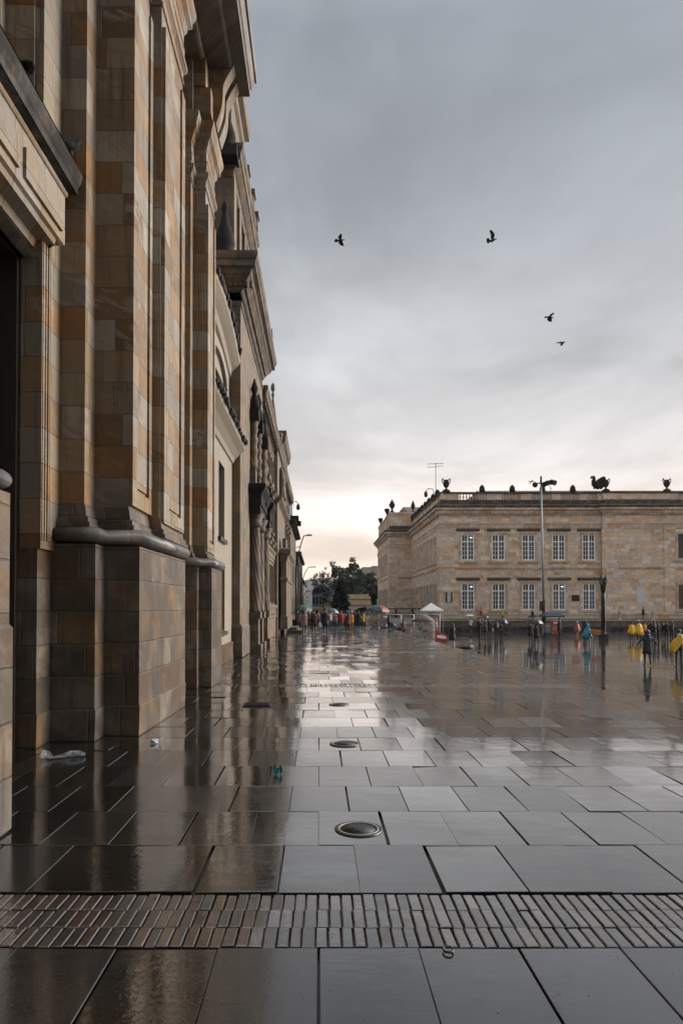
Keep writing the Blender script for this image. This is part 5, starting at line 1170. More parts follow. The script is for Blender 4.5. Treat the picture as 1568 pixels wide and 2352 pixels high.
X_, d_ = sp(1099.5, 1468); person('tall man in a dark jacket standing sideways left of the black umbrella', X_, d_, PZ, 1.88, 90, BLK, BLK, 'jacket', BLK, seed=33, arms=('fwd', 'down'))
X_, d_ = sp(1114, 1467.5); person('person in black holding a black umbrella beside the tall dark man', X_, d_, PZ, 1.78, 250, BLK, BLK, 'coat', BLK, seed=34, arms=('hold', 'down'))
umbrella('black umbrella above the pair left of the teal bag', XD(1113, 58), 58, ZD(1418, 58), .33, .2, [(.016, .017, .02)], .7, (0, 14))
X_, d_ = sp(1122, 1465.5); person('person in dark top and blue jeans with a pale teal shoulder bag', X_, d_, PZ, 1.74, 160, BLK, (.03, .055, .07), 'jacket', BLK, seed=35, hair='long', bag=('side', (.12, .24, .30)))
X_, d_ = sp(1139, 1462.8); person('woman in dark clothes with a beige backpack right of the teal bag', X_, d_, PZ, 1.62, 200, (.03, .016, .014), (.03, .016, .014), 'jacket', (.028, .016, .014), hair='long', seed=36, bag=('backpack', (.26, .21, .15)))
umbrella('dark slate blue umbrella tilted behind the beige backpack', XD(1151.5, 66), 66, ZD(1431, 66), .60, .50, [(.018, .035, .05), (.014, .028, .04)], .7, (0, 10))
X_, d_ = sp(1150, 1459.5); person('person hidden under the dark slate blue umbrella', X_, d_, PZ, 1.25, 0, BLK, BLK, 'jacket', BLK, seed=37)
d_ = 81.2; person('person in a yellow green safety vest sitting on the terrace ledge', XD(1153, d_), d_ , .12, 1.30, 0, (.35, .42, .06), BLK, 'jacket', (.42, .50, .08), seed=38)
X_, d_ = sp(1217, 1474); person('person in black sharing the large black umbrella, left of two', X_, d_, PZ, 1.55, 170, BLK, BLK, 'coat', BLK, seed=39, walk=.1, arms=('down', 'hold'))
X_, d_ = sp(1231, 1480); person('person in black sharing the large black umbrella, right of two', X_, d_, PZ, 1.50, 190, BLK, NAVY, 'coat', BLK, seed=40, walk=.12, arms=('hold', 'down'))
umbrella('large black umbrella over two people in black left of the food cart', XD(1226.5, 51), 51, ZD(1432, 51), .64, .38, [(.012, .012, .013), (.016, .016, .018)], .8, (0, 3))
umbrella('flat dark umbrella up on the terrace behind the black umbrella', XD(1221.5, 80.8), 80.8, ZD(1418, 80.8), .58, .30, [(.012, .02, .024)], .9); 
person('person in dark clothes on the terrace under the flat dark umbrella', XD(1221.5, 80.9), 80.9, .12, 1.3, 0, BLK, BLK, 'jacket', BLK, seed=41, arms=('hold', 'down'))
X_, d_ = sp(1324.4, 1462); person('child in a dull red raincoat with white cap and yellow boots by the terrace', X_, d_, PZ, 1.40, 10, (.24, .07, .06), (.62, .38, .03), 'poncho', (.30, .075, .06), hatc=(.6, .6, .58), seed=42, arms=('out', 'out'), shoe=cloth((.6, .4, .05)))
X_, d_ = sp(1342, 1458); person('small dark figure behind the blue poncho cyclist', X_, d_, PZ, 1.65, 0, NAVY, BLK, 'jacket', NAVY, seed=43)
X_, d_ = sp(1448.9, 1471.8); person('person in a loose yellow poncho, left of the pair in yellow', X_, d_, PZ, 1.56, 170, (.70, .40, .01), BLK, 'poncho', (.78, .46, .015), walk=.1, seed=44, arms=('out', 'down'))
X_, d_ = sp(1466, 1473.5); person('person in a yellow poncho with a white cap, right of the pair in yellow', X_, d_, PZ, 1.70, 190, (.70, .40, .01), NAVY, 'poncho', (.74, .43, .015), hatc=(.6, .6, .58), walk=.08, seed=45, shoe=cloth((.6, .6, .6)))
X_, d_ = sp(1478, 1466); person('small person in an orange raincoat behind the yellow ponchos', X_, d_, PZ, 1.42, 0, (.55, .20, .02), BLK, 'jacket', (.65, .22, .02), seed=46)
for k, (x_, y_, h_) in enumerate(((1493.5, 1468, 1.62), (1501, 1474, 1.68), (1509.5, 1473, 1.60), (1521, 1469, 1.50), (1529, 1472, 1.62), (1541, 1473, 1.66))):
    X_, d_ = sp(x_, y_); person(('person in dark clothes by the terrace wall, %s of the six' % ('leftmost', 'second from left', 'third from left', 'third from right', 'second from right', 'rightmost')[k]), X_, d_, PZ, h_, 40 * k, BLK, BLK, 'jacket', (.012, .013, .012), seed=50 + k, group='people in dark clothes by the terrace wall', hair='long' if k % 2 else True, arms=('fwd', 'down') if k % 2 else 'down')
X_, d_ = sp(1484.8, 1528.5); person('man in a dark teal hooded rain suit walking away over the plaza', X_, d_, PZ, 1.66, 176, (.010, .026, .034), (.010, .022, .030), 'coat', (.010, .026, .034), hood=True, walk=.11, seed=60, arms=('out', 'out'))
X_, d_ = sp(1557, 1532); person('man in black and blue jeans with a yellow cape, at the right edge', X_, d_, PZ, 1.72, 175, BLK, (.03, .06, .075), 'jacket', BLK, walk=.06, seed=61)
cp_ = MB(); rings = []
for k, (z, x0, x1, yy_) in enumerate(((.66, -.40, -.24, .07), (.80, -.44, -.12, .10), (.98, -.42, .02, .14), (1.18, -.34, .20, .17), (1.34, -.24, .27, .15), (1.43, -.14, .18, .10))):
    rings.append([(x0 + (x1 - x0) * (.5 - .5 * math.cos(math.pi * 2 * j / 14)), (-.16 if j > 7 else yy_) * abs(math.sin(math.pi * 2 * j / 14)) * (1 + .15 * math.sin(j * 2.1 + k)) + (-.0), z + .03 * math.sin(j + k)) for j in range(14)])
cp_.ring_loft(rings); t_ = thing('cape', 'crumpled yellow plastic cape draped over the man at the right edge', 'raincoat', (X_, d_ - .02, PZ)); cp_.build('cape_sheet', cloth((.60, .34, .015), .5), t_)
m_ = MB(); m_.tube([(-.09, -.1, 1.44), (0, -.02, 1.50), (.10, -.1, 1.45)], .06, 8); m_.build('collar', cloth((.55, .55, .54)), t_)
d_ = 81.3; person('lone person in black walking along the terrace above the yellow ponchos', XD(1475.5, d_), d_, .30, 1.42, 90, BLK, BLK, 'coat', BLK, walk=.12, seed=62)

# ---------------- bicycles, carts, stalls
def wheel(par, c, r, ang, name='wheel', w_=.022, spokes=12):
    ca_, sa_ = math.cos(ang), math.sin(ang); c = Vector(c)
    def P(a, rr, o=0): return c + Vector((math.cos(a) * rr * ca_ - sa_ * o, math.cos(a) * rr * sa_ + ca_ * o, math.sin(a) * rr))
    m_ = MB(); rings = []
    for i in range(24):
        a = 2 * math.pi * i / 24; rings.append([P(a, r + w_ * math.cos(b_), w_ * math.sin(b_)) for b_ in [2 * math.pi * k / 6 for k in range(6)]])
    rings.append(rings[0]); m_.ring_loft(rings, False); wo_ = m_.build('wheel', M['black'], par)
    m_ = MB()
    for i in range(spokes): a = 2 * math.pi * i / spokes; m_.tube([P(a, .02), P(a, r)], .004, 4)
    m_.tube([P(0, 0, -.05), P(0, 0, .05)], .03, 8); m_.build('spokes', M['steel'], wo_); return wo_
X_, d_ = sp(1353, 1483); bi = thing('bicycle', 'black bicycle seen from behind carrying orange fruit crates and a blue poncho rider', 'bicycle', (X_, d_, PZ))
an_ = R(66); cv = Vector((math.cos(an_), math.sin(an_), 0))
wheel(bi, cv * -.52 + Vector((0, 0, .34)), .33, an_); wheel(bi, cv * .52 + Vector((0, 0, .34)), .33, an_)
m_ = MB()
def bp(u, z, o=0): return cv * u + Vector((-cv.y * o, cv.x * o, z))
for a, b_ in ((bp(-.52, .34), bp(-.12, .30)), (bp(-.12, .30), bp(-.22, .80)), (bp(-.22, .76), bp(.36, .82)), (bp(-.12, .30), bp(.38, .70)), (bp(-.52, .34), bp(-.2, .72)), (bp(.36, .90), bp(.52, .34))): m_.tube([a, b_], .02, 6)
m_.build('frame', M['iron'], bi)
m_ = MB(); m_.tube([bp(.30, .98, -.28), bp(.38, 1.0, 0), bp(.30, .98, .28)], .016, 6); m_.build('handlebar', M['iron'], bi)
m_ = MB(); m_.ring_loft([[bp(-.36, .86, -.08), bp(-.36, .86, .08), bp(-.08, .87, .03), bp(-.08, .87, -.03)], [bp(-.34, .91, -.07), bp(-.34, .91, .07), bp(-.09, .90, .02), bp(-.09, .90, -.02)]]); m_.build('saddle', M['black'], bi)
rider = person('cyclist in a bright blue rain poncho riding on the plaza', X_ - .12, d_ + .15, PZ + .38, 1.58, 155, (.01, .12, .17), BLK, 'poncho', (.012, .20, .29), hood=True, lean=.18, seed=70, arms=('fwd', 'fwd'), sit=True)
for k in range(2):
    t_ = thing('crate', ('orange fruit crate on the bicycle, %s of the two' % ('lower', 'upper')[k]), 'crate', (X_ + .32, d_ - .25, PZ + .82 + .19 * k), 'orange crates on the bicycle')
    m_ = MB()
    for zz in (.02, .10): m_.box(-.30, .30, -.22, -.20, zz, zz + .055); m_.box(-.30, .30, .20, .22, zz, zz + .055); m_.box(-.30, -.28, -.2, .2, zz, zz + .055); m_.box(.28, .30, -.2, .2, zz, zz + .055)
    for xx in (-.28, 0.0, .26):
        for yy_ in (-.2, .18): m_.box(xx, xx + .02, yy_, yy_ + .02, 0, .16)
    m_.box(-.28, .28, -.2, .2, 0, .015); m_.build('slats', cloth((.48, .17, .05)), t_)
    m_ = MB()
    for q in range(14): m_.ball((random.uniform(-.24, .24), random.uniform(-.14, .14), .10), .05, 7, 5)
    m_.build('fruit', cloth((.60, .20, .03)), t_)
d_ = 41.5; bw_ = thing('handcart', 'low black handcart with one big spoked wheel right of the woman in the black coat', 'handcart', (XD(1083, d_), d_, PZ)); wheel(bw_, (0, 0, .30), .28, .1, w_=.03)
m_ = MB(); m_.box(-1.0, .05, .05, .5, .18, .24); m_.tube([(.0, .05, .3), (-.9, .1, .22)], .02, 5); m_.tube([(0, .1, .3), (.55, .1, .05)], .018, 5); m_.build('platform', M['iron'], bw_)
t_ = thing('bundle', 'low dark tarpaulin bundle lying on the handcart platform', 'bundle', (XD(1066, 41.8), 41.8, PZ + .24))
m_ = MB(); m_.lathe(0, 0, [(.45, 0), (.52, .06), (.40, .18), (.2, .28), (.04, .30)], 10, sx=1.1, sy=.7); m_.build('tarpaulin', M['black'], t_); m_ = MB(); m_.tube([(-.5, -.3, .1), (.3, -.34, .2), (.55, 0, .15)], .02, 5); m_.build('rope', cloth((.4, .4, .38)), t_)
# red cart
t_ = thing('cart', 'rounded red toy car cart with a pale side panel near the pavement edge', 'cart', (XD(1007, 50), 50, PZ)); 
pts = [(-.62, .28), (-.64, .62), (-.50, .98), (-.30, 1.10), (-.1, .98), (.15, .92), (.42, .78), (.60, .58), (.64, .30), (.5, .22), (-.5, .22)]
m_ = MB(); m_.prism(pts, 'y', -.38, .38); m_.build('body', plain('red_paint', (.42, .035, .02), .35), t_)
m_ = MB(); m_.prism([(-.22, .55), (-.20, .74), (.1, .76), (.42, .66), (.50, .50), (.3, .48)], 'y', -.41, -.382); m_.build('panel', M['white'], t_)
for xx in (-.38, .36):
    for yy_ in (-.36, .36): wheel(t_, (xx, yy_, .2), .16, 0, w_=.045, spokes=6)
m_ = MB(); m_.tube([(-.35, -.1, 1.05), (-.20, -.2, 1.25), (-.15, -.2, 1.7)], .02, 5); m_.build('handle', M['steel'], t_)
PL = newmat('clear_plastic'); pm, pt_, pb = PL
nn_ = pt_.noise(pt_.new('ShaderNodeTexCoord').outputs['Object'], 2.2, 5, .6, 1.5)
pb.inputs['Base Color'].default_value = (.45, .43, .42, 1); pb.inputs['Roughness'].default_value = .3; pt_.put(pb.inputs['Alpha'], pt_.rng(nn_, .38, .68, .12, .62)); pt_.put(pb.inputs['Normal'], pt_.bump(nn_, .6, .1))
def plastic_skirt(par, rx0, ry0, rx1, ry1, z0, z1, name='plastic_cover'):
    m_ = MB(); R_ = []
    for k in range(9):
        t = k / 8; rr = []
        for j in range(32):
            a = 2 * math.pi * j / 32; q = (abs(math.cos(a)) ** 4 + abs(math.sin(a)) ** 4) ** -.25; wv = 1 + .05 * math.sin(a * 7 + t * 2) + .03 * math.sin(a * 13 - t * 3)
            rr.append(((rx0 + (rx1 - rx0) * t) * q * math.cos(a) * wv, (ry0 + (ry1 - ry0) * t) * q * math.sin(a) * wv, z0 + (z1 - z0) * t))
        R_.append(rr)
    m_.ring_loft(R_, False); m_.build(name, pm, par)
def cart_inside(par, s_=1.):
    m_ = MB()
    for xx in (-.45, .45):
        for yy_ in (-.3, .3): m_.tube([(xx * s_, yy_ * s_, .1), (xx * s_, yy_ * s_, 1.15)], .018, 5)
    for zz in (.25, .7, 1.1): m_.box(-.46 * s_, .46 * s_, -.31 * s_, .31 * s_, zz, zz + .025)
    m_.build('shelf_rack', M['steel'], par)
    cols = [(.5, .35, .03), (.4, .05, .03), (.05, .15, .25), (.4, .4, .38)]
    for k in range(9):
        m_ = MB(); x_ = (-.35 + .35 * (k % 3)) * s_; z_ = (.275, .725, 1.125)[k // 3]; m_.obox((x_, -.05, z_ + .11), .26, .3, .2, (0, 0, random.uniform(-.2, .2))); m_.build('goods', cloth(cols[k % 4]), par)
d_ = 56; sl_ = thing('vendor_stall', 'street vendor stall wrapped in clear plastic under the multicoloured umbrella', 'stall', (XD(865, d_), d_, 0))
plastic_skirt(sl_, .82, .7, .98, .8, .02, 1.34); cart_inside(sl_)
m_ = MB(); m_.tube([(0, 0, 0), (0, 0, 1.5)], .03, 6); m_.lathe(-.05, 0, [(.3, 0), (.3, .08), (.05, .1)], 10); m_.build('stand', M['steel'], sl_)
umbrella('large multicoloured market umbrella, green teal blue and orange red', XD(867, d_), d_, ZD(1405, d_), 1.08, .55, [(.34, .05, .02), (.03, .10, .12), (.02, .10, .09), (.015, .09, .07), (.012, .075, .055), (.010, .045, .075), (.30, .045, .02), (.26, .04, .02)], 1.4, (0, 2))
X_, d_ = sp(886 + 10, 1462); d_ = 60
person('vendor in dark clothes crouching right of the plastic wrapped stall', XD(892, 55), 55, 0, 1.45, 40, BLK, BLK, 'jacket', BLK, seed=80, sit=True, hood=True)
t_ = thing('tarpaulin', 'crumpled bright blue tarpaulin on the ground right of the multicoloured umbrella stall', 'tarpaulin', (XD(900, 55), 55, 0))
m_ = MB(); m_.lathe(0, 0, [(.38, 0.12), (.40, .22), (.28, .32), (.15, .40), (.04, .43)], 9, sx=1.0, sy=.6); 
for i, v in enumerate(m_.v): m_.v[i] = (v[0] + .08 * mnoise.noise(Vector(v) * 4), v[1], v[2] * (1 + .35 * mnoise.noise(Vector(v) * 3)))
m_.build('sheet', cloth((.008, .07, .11), .4), t_); m_ = MB(); m_.box(-.9, .55, -.3, .3, 0, .06); m_.build('board', M['wood'], t_)
X_, d_ = XD(926, 60), 60; person('person with dark curly hair sitting low in front of the white barriers', X_, d_, PZ, 1.75, 20, (.10, .08, .07), BLK, 'jacket', (.10, .085, .075), seed=81, hair='long')
# second plastic stall with brown canopy
d_ = 50; sl2 = thing('vendor_stall', 'vendor stall in cloudy plastic under a drab brown peaked canopy behind the pavement edge', 'stall', (XD(971, d_), d_, PZ))
plastic_skirt(sl2, .86, .7, .80, .6, .3, 1.75); cart_inside(sl2, .9)
m_ = MB(); m_.ring_loft([[(1.0 * math.cos(a), .75 * math.sin(a), 1.72) for a in [2 * math.pi * j / 8 + .39 for j in range(8)]], [(.45 * math.cos(a) + .1, .35 * math.sin(a), 2.08) for a in [2 * math.pi * j / 8 + .39 for j in range(8)]], [(.05 * math.cos(a) + .12, .05 * math.sin(a), 2.22) for a in [2 * math.pi * j / 8 + .39 for j in range(8)]]]); m_.build('canopy', cloth((.15, .125, .095)), sl2)
person('vendor in a dark jacket seen through the cloudy plastic of the brown stall', XD(978, 50.2), 50.3, PZ, 1.60, 10, BLK, BLK, 'jacket', (.02, .02, .025), seed=82)
# white canopy tent
d_ = 66; wt = thing('canopy_tent', 'white peaked canopy tent behind the brown plastic stall', 'tent', (XD(989.5, d_), d_, PZ))
zt0, zt1 = ZD(1402, d_) - PZ, ZD(1384.5, d_) - PZ
m_ = MB(); m_.ring_loft([[(-1.05, -1, zt0 - .12), (1.05, -1, zt0 - .12), (1.05, 1, zt0 - .12), (-1.05, 1, zt0 - .12)], [(-1.05, -1, zt0), (1.05, -1, zt0), (1.05, 1, zt0), (-1.05, 1, zt0)], [(-.02, -.02, zt1), (.02, -.02, zt1), (.02, .02, zt1), (-.02, .02, zt1)]], True, False); m_.build('canopy', plain('white_tent_fabric', (.62, .62, .60), .7), wt)
for xx, yy_ in ((-1, -.95), (1, -.95), (1, .95), (-1, .95)): m_ = MB(); m_.tube([(xx, yy_, 0), (xx, yy_, zt0)], .035, 6); m_.build('pole', cloth((.35, .28, .2)), wt)
X_, d_ = XD(1000.5, 62), 62; person('person in a pink hooded top and jeans beside the white tent', X_, d_, PZ, 1.72, 250, (.42, .20, .18), (.04, .07, .09), 'jacket', (.42, .20, .18), hood=True, seed=83)
# barriers
for k, (xa, xb) in enumerate(((891, 921), (922, 950), (951, 978), (979, 1010))):
    d_ = 68 - k * .3; t_ = thing('crowd_barrier', ('white framed crowd barrier with a pale banner, %s in the row' % ('leftmost', 'second', 'third', 'rightmost')[k]), 'barrier', (XD((xa + xb) / 2, d_), d_, PZ), 'white crowd barriers in front of the government building')
    hw = (xb - xa) / 2 * d_ / FPX - .02; za, zb_ = 0.0, ZD(1411.5, d_) - PZ; m_ = MB()
    m_.tube([(-hw, 0, 0), (-hw, 0, zb_), (hw, 0, zb_), (hw, 0, 0)], .035, 6); m_.tube([(-hw, 0, zb_ * .45), (hw, 0, zb_ * .45)], .03, 6); m_.tube([(-hw, .01, .25), (hw, .01, .25)], .03, 6)
    for q in (-1, 1): m_.tube([(q * hw, -.3, .02), (q * hw, .3, .02)], .03, 6)
    m_.build('frame', M['white'], t_); m_ = MB(); m_.box(-hw + .05, hw - .05, -.02, .0, zb_ * .52, zb_ * .82); m_.build('banner', cloth((.38, .38, .37)), t_)
t_ = thing('scaffold_gate', 'low black metal railing frame with thick posts above the white barriers', 'railing', (XD(932, 72), 72, PZ)); z_ = ZD(1398, 72) - PZ
m_ = MB(); m_.box(-1.9, 3.2, -.05, .05, z_ - .06, z_ + .04); m_.box(-1.9, 3.2, -.03, .03, z_ - .8, z_ - .74); m_.box(1.3, 3.2, -.06, .06, z_ - .36, z_ + .06); m_.build('rail', M['iron'], t_)
for x_ in (909, 947): m_ = MB(); xx = XD(x_, 72) - XD(932, 72); m_.box(xx - .12, xx + .12, -.12, .12, 0, z_ - .062); m_.build('post', M['iron'], t_)
# fence at the end of the street
d_ = 63; t_ = thing('fence', 'black solid panel fence with a thin top rail closing the end of the street', 'fence', (0, d_, -.15))
x0, x1 = XD(658, d_), XD(893, d_); m_ = MB(); m_.box(x0, x1, -.04, .04, 0, .15 + ZD(1423, d_)); m_.build('panel', M['iron'], t_)
m_ = MB(); m_.tube([(x0, 0, .15 + ZD(1407.5, d_)), (x1, 0, .15 + ZD(1407.5, d_))], .035, 6); m_.build('rail', M['iron'], t_)
m_ = MB(); m_.tube([(XD(768, d_), -.1, .15 + ZD(1417.5, d_)), (x1, -.1, .15 + ZD(1417, d_))], .03, 6); m_.build('rail', M['white'], t_)
for x_ in (668, 690, 735, 766, 800, 828, 852, 880): m_ = MB(); m_.tube([(XD(x_, d_), 0, .15 + ZD(1423, d_)), (XD(x_, d_), 0, .15 + ZD(1407.5, d_))], .03, 6); m_.build('post', M['iron'], t_)
# food cart
d_ = 65; t_ = thing('food_cart', 'food cart with a dark blue awning and an orange red box on the plaza', 'cart', (XD(1266, d_), d_, PZ)); k_ = d_ / FPX
def cxx(x): return (x - 1266) * k_
m_ = MB(); m_.box(cxx(1246.5), cxx(1262), -.4, .4, .35, 1.25); m_.build('cabinet', cloth((.20, .21, .20)), t_)
m_ = MB(); m_.box(cxx(1247.5), cxx(1258), -.43, -.402, .95, 1.08); m_.build('sign', cloth((.60, .42, .04)), t_)
m_ = MB(); m_.box(cxx(1247.5), cxx(1260), -.43, -.402, .42, .60); m_.build('sign', cloth((.10, .22, .30)), t_)
m_ = MB(); m_.prism([(cxx(1261), .30), (cxx(1262), .85), (cxx(1264), 1.5), (cxx(1280), 1.5), (cxx(1281.5), .30)], 'y', -.5, .3); m_.build('box', plain('orange_red_paint', (.50, .06, .02), .35), t_)
m_ = MB(); m_.box(cxx(1266), cxx(1278), -.53, -.502, 1.24, 1.40); m_.build('sign', M['white'], t_)
m_ = MB(); m_.prism([(cxx(1264), .62), (cxx(1265.5), .98), (cxx(1276), .98), (cxx(1277.5), .62)], 'y', -.54, -.502); m_.build('grille', cloth((.16, .25, .25), .3), t_)
for x_ in (1247, 1282): m_ = MB(); m_.tube([(cxx(x_), -.4, .1), (cxx(x_), -.4, 1.95)], .03, 6); m_.build('pole', M['iron'], t_)
for x_ in (1250, 1276): wheel(t_, (cxx(x_), -.3, .2), .16, 0, w_=.04, spokes=6)
m_ = MB(); m_.ring_loft([[(x, y, z) for x, y in ((cxx(1242), -.9), (cxx(1288), -.9), (cxx(1288), .8), (cxx(1242), .8))] for z in (1.86, 1.98)] + [[(cxx(1248), -.6, 2.25), (cxx(1280), -.6, 2.25), (cxx(1280), .5, 2.25), (cxx(1248), .5, 2.25)], [(cxx(1256), -.2, 2.36), (cxx(1272), -.2, 2.36), (cxx(1272), .2, 2.36), (cxx(1256), .2, 2.36)]], True, False); m_.build('awning', cloth((.012, .035, .055), .5), t_)
person('vendor in dark clothes bending behind the food cart', XD(1288, 64), 64.5, PZ, 1.75, 60, BLK, BLK, 'coat', BLK, seed=84)

# ---------------- pigeons in flight and perched
def pigeon(label, cx, cy, sc, shapes, body, d, wingtilt=.1):
    """cx, cy: centre in source-photo px ; shapes: outlines of wings and tail, body: spine points with radii"""
    k = d / (FPX / .57414); X0 = (cx * .57414 - 732) / FPX * d; Z0_ = ZD(cy * .57414, d)
    t_ = thing('pigeon', label, 'pigeon', (X0, d, Z0_), 'pigeons in flight')
    def P(p, y=0): return Vector((p[0] * k, y, -p[1] * k))
    m_ = MB(); pts = [P(b) for b in body]; m_.tube(pts, [b[2] * k for b in body], 8); m_.build('body', M['soot'], t_)
    for i, (nm, sh) in enumerate(shapes):
        m_ = MB(); ax = (body[len(body) // 2][0], body[len(body) // 2][1]); fr, bk_ = [], []
        for p in sh:
            dist = math.hypot(p[0] - ax[0], p[1] - ax[1]) * k; yo = (.55 * dist * (1 if i % 2 else -1)) if nm == 'wing' else 0
            fr.append(P(p, yo - .006)); bk_.append(P(p, yo + .006))
        n = len(sh); b = len(m_.v); m_.v += [tuple(v) for v in fr + bk_]
        m_.face(list(range(b, b + n))); m_.face(list(range(b + n, b + 2 * n))[::-1])
        for j in range(n): m_.face([b + j, b + (j + 1) % n, b + n + (j + 1) % n, b + n + j])
        m_.build(nm, M['soot'], t_)
def z2(lst, ox, oy, s_): return [((x - ox) / s_, (y - oy) / s_) for x, y in lst]
def zb3(lst, ox, oy, s_): return [((x - ox) / s_, (y - oy) / s_, r / s_) for x, y, r in lst]
q = 15.68; ox, oy = 780, 760
pigeon('leftmost flying pigeon, wings spread wide with fanned tail', 1310 + ox / q, 900 + oy / q, 1, [('wing', z2([(650, 650), (720, 540), (800, 440), (860, 430), (905, 450), (908, 600), (890, 700), (760, 760), (680, 700)], ox, oy, q)), ('wing', z2([(690, 790), (760, 920), (880, 1000), (1050, 1030), (985, 880), (930, 760), (800, 700)], ox, oy, q)), ('tail', z2([(520, 650), (440, 740), (430, 820), (480, 860), (600, 875), (680, 790), (690, 715)], ox, oy, q))],
       zb3([(640, 755, 30), (740, 760, 65), (860, 755, 75), (940, 735, 45), (1000, 720, 30), (1045, 715, 32), (1085, 745, 5)], ox, oy, q), 22)
ox, oy = 820, 800
pigeon('flying pigeon high right of centre with one raised bent wing', 1920 + ox / q, 890 + oy / q, 1, [('wing', z2([(710, 860), (715, 640), (620, 520), (620, 440), (680, 410), (800, 450), (940, 570), (975, 650), (955, 830), (820, 940)], ox, oy, q)), ('tail', z2([(565, 740), (485, 850), (490, 1000), (560, 1100), (640, 1100), (700, 1000), (710, 850)], ox, oy, q))],
       zb3([(690, 950, 50), (780, 960, 75), (900, 910, 75), (1000, 860, 45), (1080, 828, 32), (1110, 825, 28), (1150, 855, 5)], ox, oy, q), 22)
q = 12.06; ox, oy = 500, 490
pigeon('flying pigeon heading right with tattered upswept wing, third from left', 2160 + ox / q, 1220 + oy / q, 1, [('wing', z2([(450, 470), (560, 370), (630, 315), (645, 345), (720, 300), (690, 390), (610, 430), (600, 500)], ox, oy, q)), ('wing', z2([(430, 500), (470, 610), (570, 670), (670, 665), (640, 560), (620, 490)], ox, oy, q)), ('tail', z2([(250, 500), (340, 435), (440, 455), (440, 515), (270, 525)], ox, oy, q))],
       zb3([(400, 485, 25), (480, 480, 40), (560, 490, 45), (630, 505, 32), (680, 512, 24), (720, 530, 4)], ox, oy, q), 23)
ox, oy = 1080, 1760
pigeon('lowest flying pigeon, on the right with one wing hanging down', 2160 + ox / q, 1220 + oy / q, 1, [('wing', z2([(1000, 1740), (980, 1980), (1040, 1930), (1085, 1930), (1190, 1770), (1150, 1710)], ox, oy, q)), ('tail', z2([(830, 1770), (840, 1740), (960, 1715), (960, 1765)], ox, oy, q))],
       zb3([(900, 1745, 16), (1000, 1735, 32), (1100, 1725, 42), (1180, 1722, 38), (1240, 1718, 24), (1295, 1722, 4)], ox, oy, q), 23)
def perched(label, X, Y, Z, rz=0, s_=1.):
    t_ = thing('pigeon', label, 'pigeon', (X, Y, Z), None, rz); m_ = MB()
    m_.tube([(-.17 * s_, 0, .05), (-.08 * s_, 0, .09), (0, 0, .12), (.07 * s_, 0, .15), (.09 * s_, 0, .20), (.11 * s_, 0, .22), (.15 * s_, 0, .21)], [.015, .05, .065, .055, .03, .032, .004], 8); m_.build('body', M['soot'], t_)
    for q_ in (-1, 1): m_ = MB(); m_.tube([(.05, q_ * .05, .13), (-.05, q_ * .055, .10), (-.18, q_ * .02, .05)], [.03, .035, .01], 6); m_.build('wing', M['soot'], t_)
    for q_ in (-1, 1): m_ = MB(); m_.tube([(.02, q_ * .02, .08), (.03, q_ * .02, 0)], .006, 4); m_.build('leg', M['skin'], t_)
perched('dark pigeon perched on the right end of the ledge over the church door', -3.02, 8.1, 7.13, .4)
perched('dark pigeon perched on the ledge over the church door, left of the other', -3.05, 6.9, 7.13, 2.4, 1.2)

# ---------------- litter and manholes
def manhole(label, x, y, r):
    d_ = dg(y); t_ = thing('manhole_cover', label, 'manhole', (XD(x, d_), d_, .004), 'manhole covers in the pavement')
    m_ = MB(); m_.lathe(0, 0, [(r * 1.12, -.02), (r * 1.14, .0025), (r * 1.0, .003), (r * .99, -.01)], 36); m_.build('frame', M['bed'], t_)
    m_ = MB(); n = 40; R_ = []
    for rr, zz in ((r * 1.0, .001), (r * .99, .006), (r * .90, .006), (r * .89, .001)): R_.append([(rr * math.cos(2 * math.pi * j / n), rr * math.sin(2 * math.pi * j / n), zz) for j in range(n)])
    m_.ring_loft(R_, False); m_.build('rim', plain('worn_steel_rim', (.22, .215, .20), .6, .1, var=.4, scale=20), t_)
    m_ = MB(); m_.lathe(0, 0, [(r * .88, -.012), (r * .88, .0), (r * .72, .001), (r * .72, .003), (r * .01, .003)], 36); c_ = m_.build('lid', plain('dull_iron_lid', (.012, .012, .011), .55, .2, var=.4, scale=30, bump=.3), t_)
    m_ = MB(); m_.tube([(-r * .2, -r * .45, .004), (r * .2, -r * .45, .004)], .004, 6); m_.build('lift_bar', M['iron'], t_)
manhole('nearest round manhole cover with a bright steel rim', 822, 1902, .155); manhole('middle round manhole cover, puddled, in the bright strip of pavement', 792, 1707.5, .165); manhole('farthest small round manhole cover in the bright strip of pavement', 778, 1617.5, .15)
d_ = dg(1618); t_ = thing('drain_cover', 'low iron drain cover in the dark pavement left of the bright strip', 'drain', (XD(592, d_), d_, .004)); m_ = MB(); m_.box(-.24, .24, -.22, .22, -.01, .01)
m_.build('frame', M['bed'], t_); m_ = MB()
for k in range(7): m_.box(-.2, .2, -.19 + k * .055, -.165 + k * .055, .0, .018)
m_.build('grate', M['iron'], t_)
pbm, pbt, pbb = newmat('film_plastic'); pbb.inputs['Base Color'].default_value = (.35, .37, .4, 1); pbb.inputs['Roughness'].default_value = .3; pbt.put(pbb.inputs['Alpha'], pbt.rng(pbt.noise(pbt.new('ShaderNodeTexCoord').outputs['Object'], 14, 4), .35, .75, .08, .6))
d_ = dg(1742); t_ = thing('plastic_bag', 'crumpled clear plastic bag lying on the dark pavement by the church base', 'litter', (XD(155, d_), d_, .005)); m_ = MB()
spine = [(-.245, .0, .09), (-.20, .0, .055), (-.14, -.01, .015), (-.08, .02, .03), (0, .07, .05), (.09, .11, .06), (.16, .12, .03)]
R_ = []
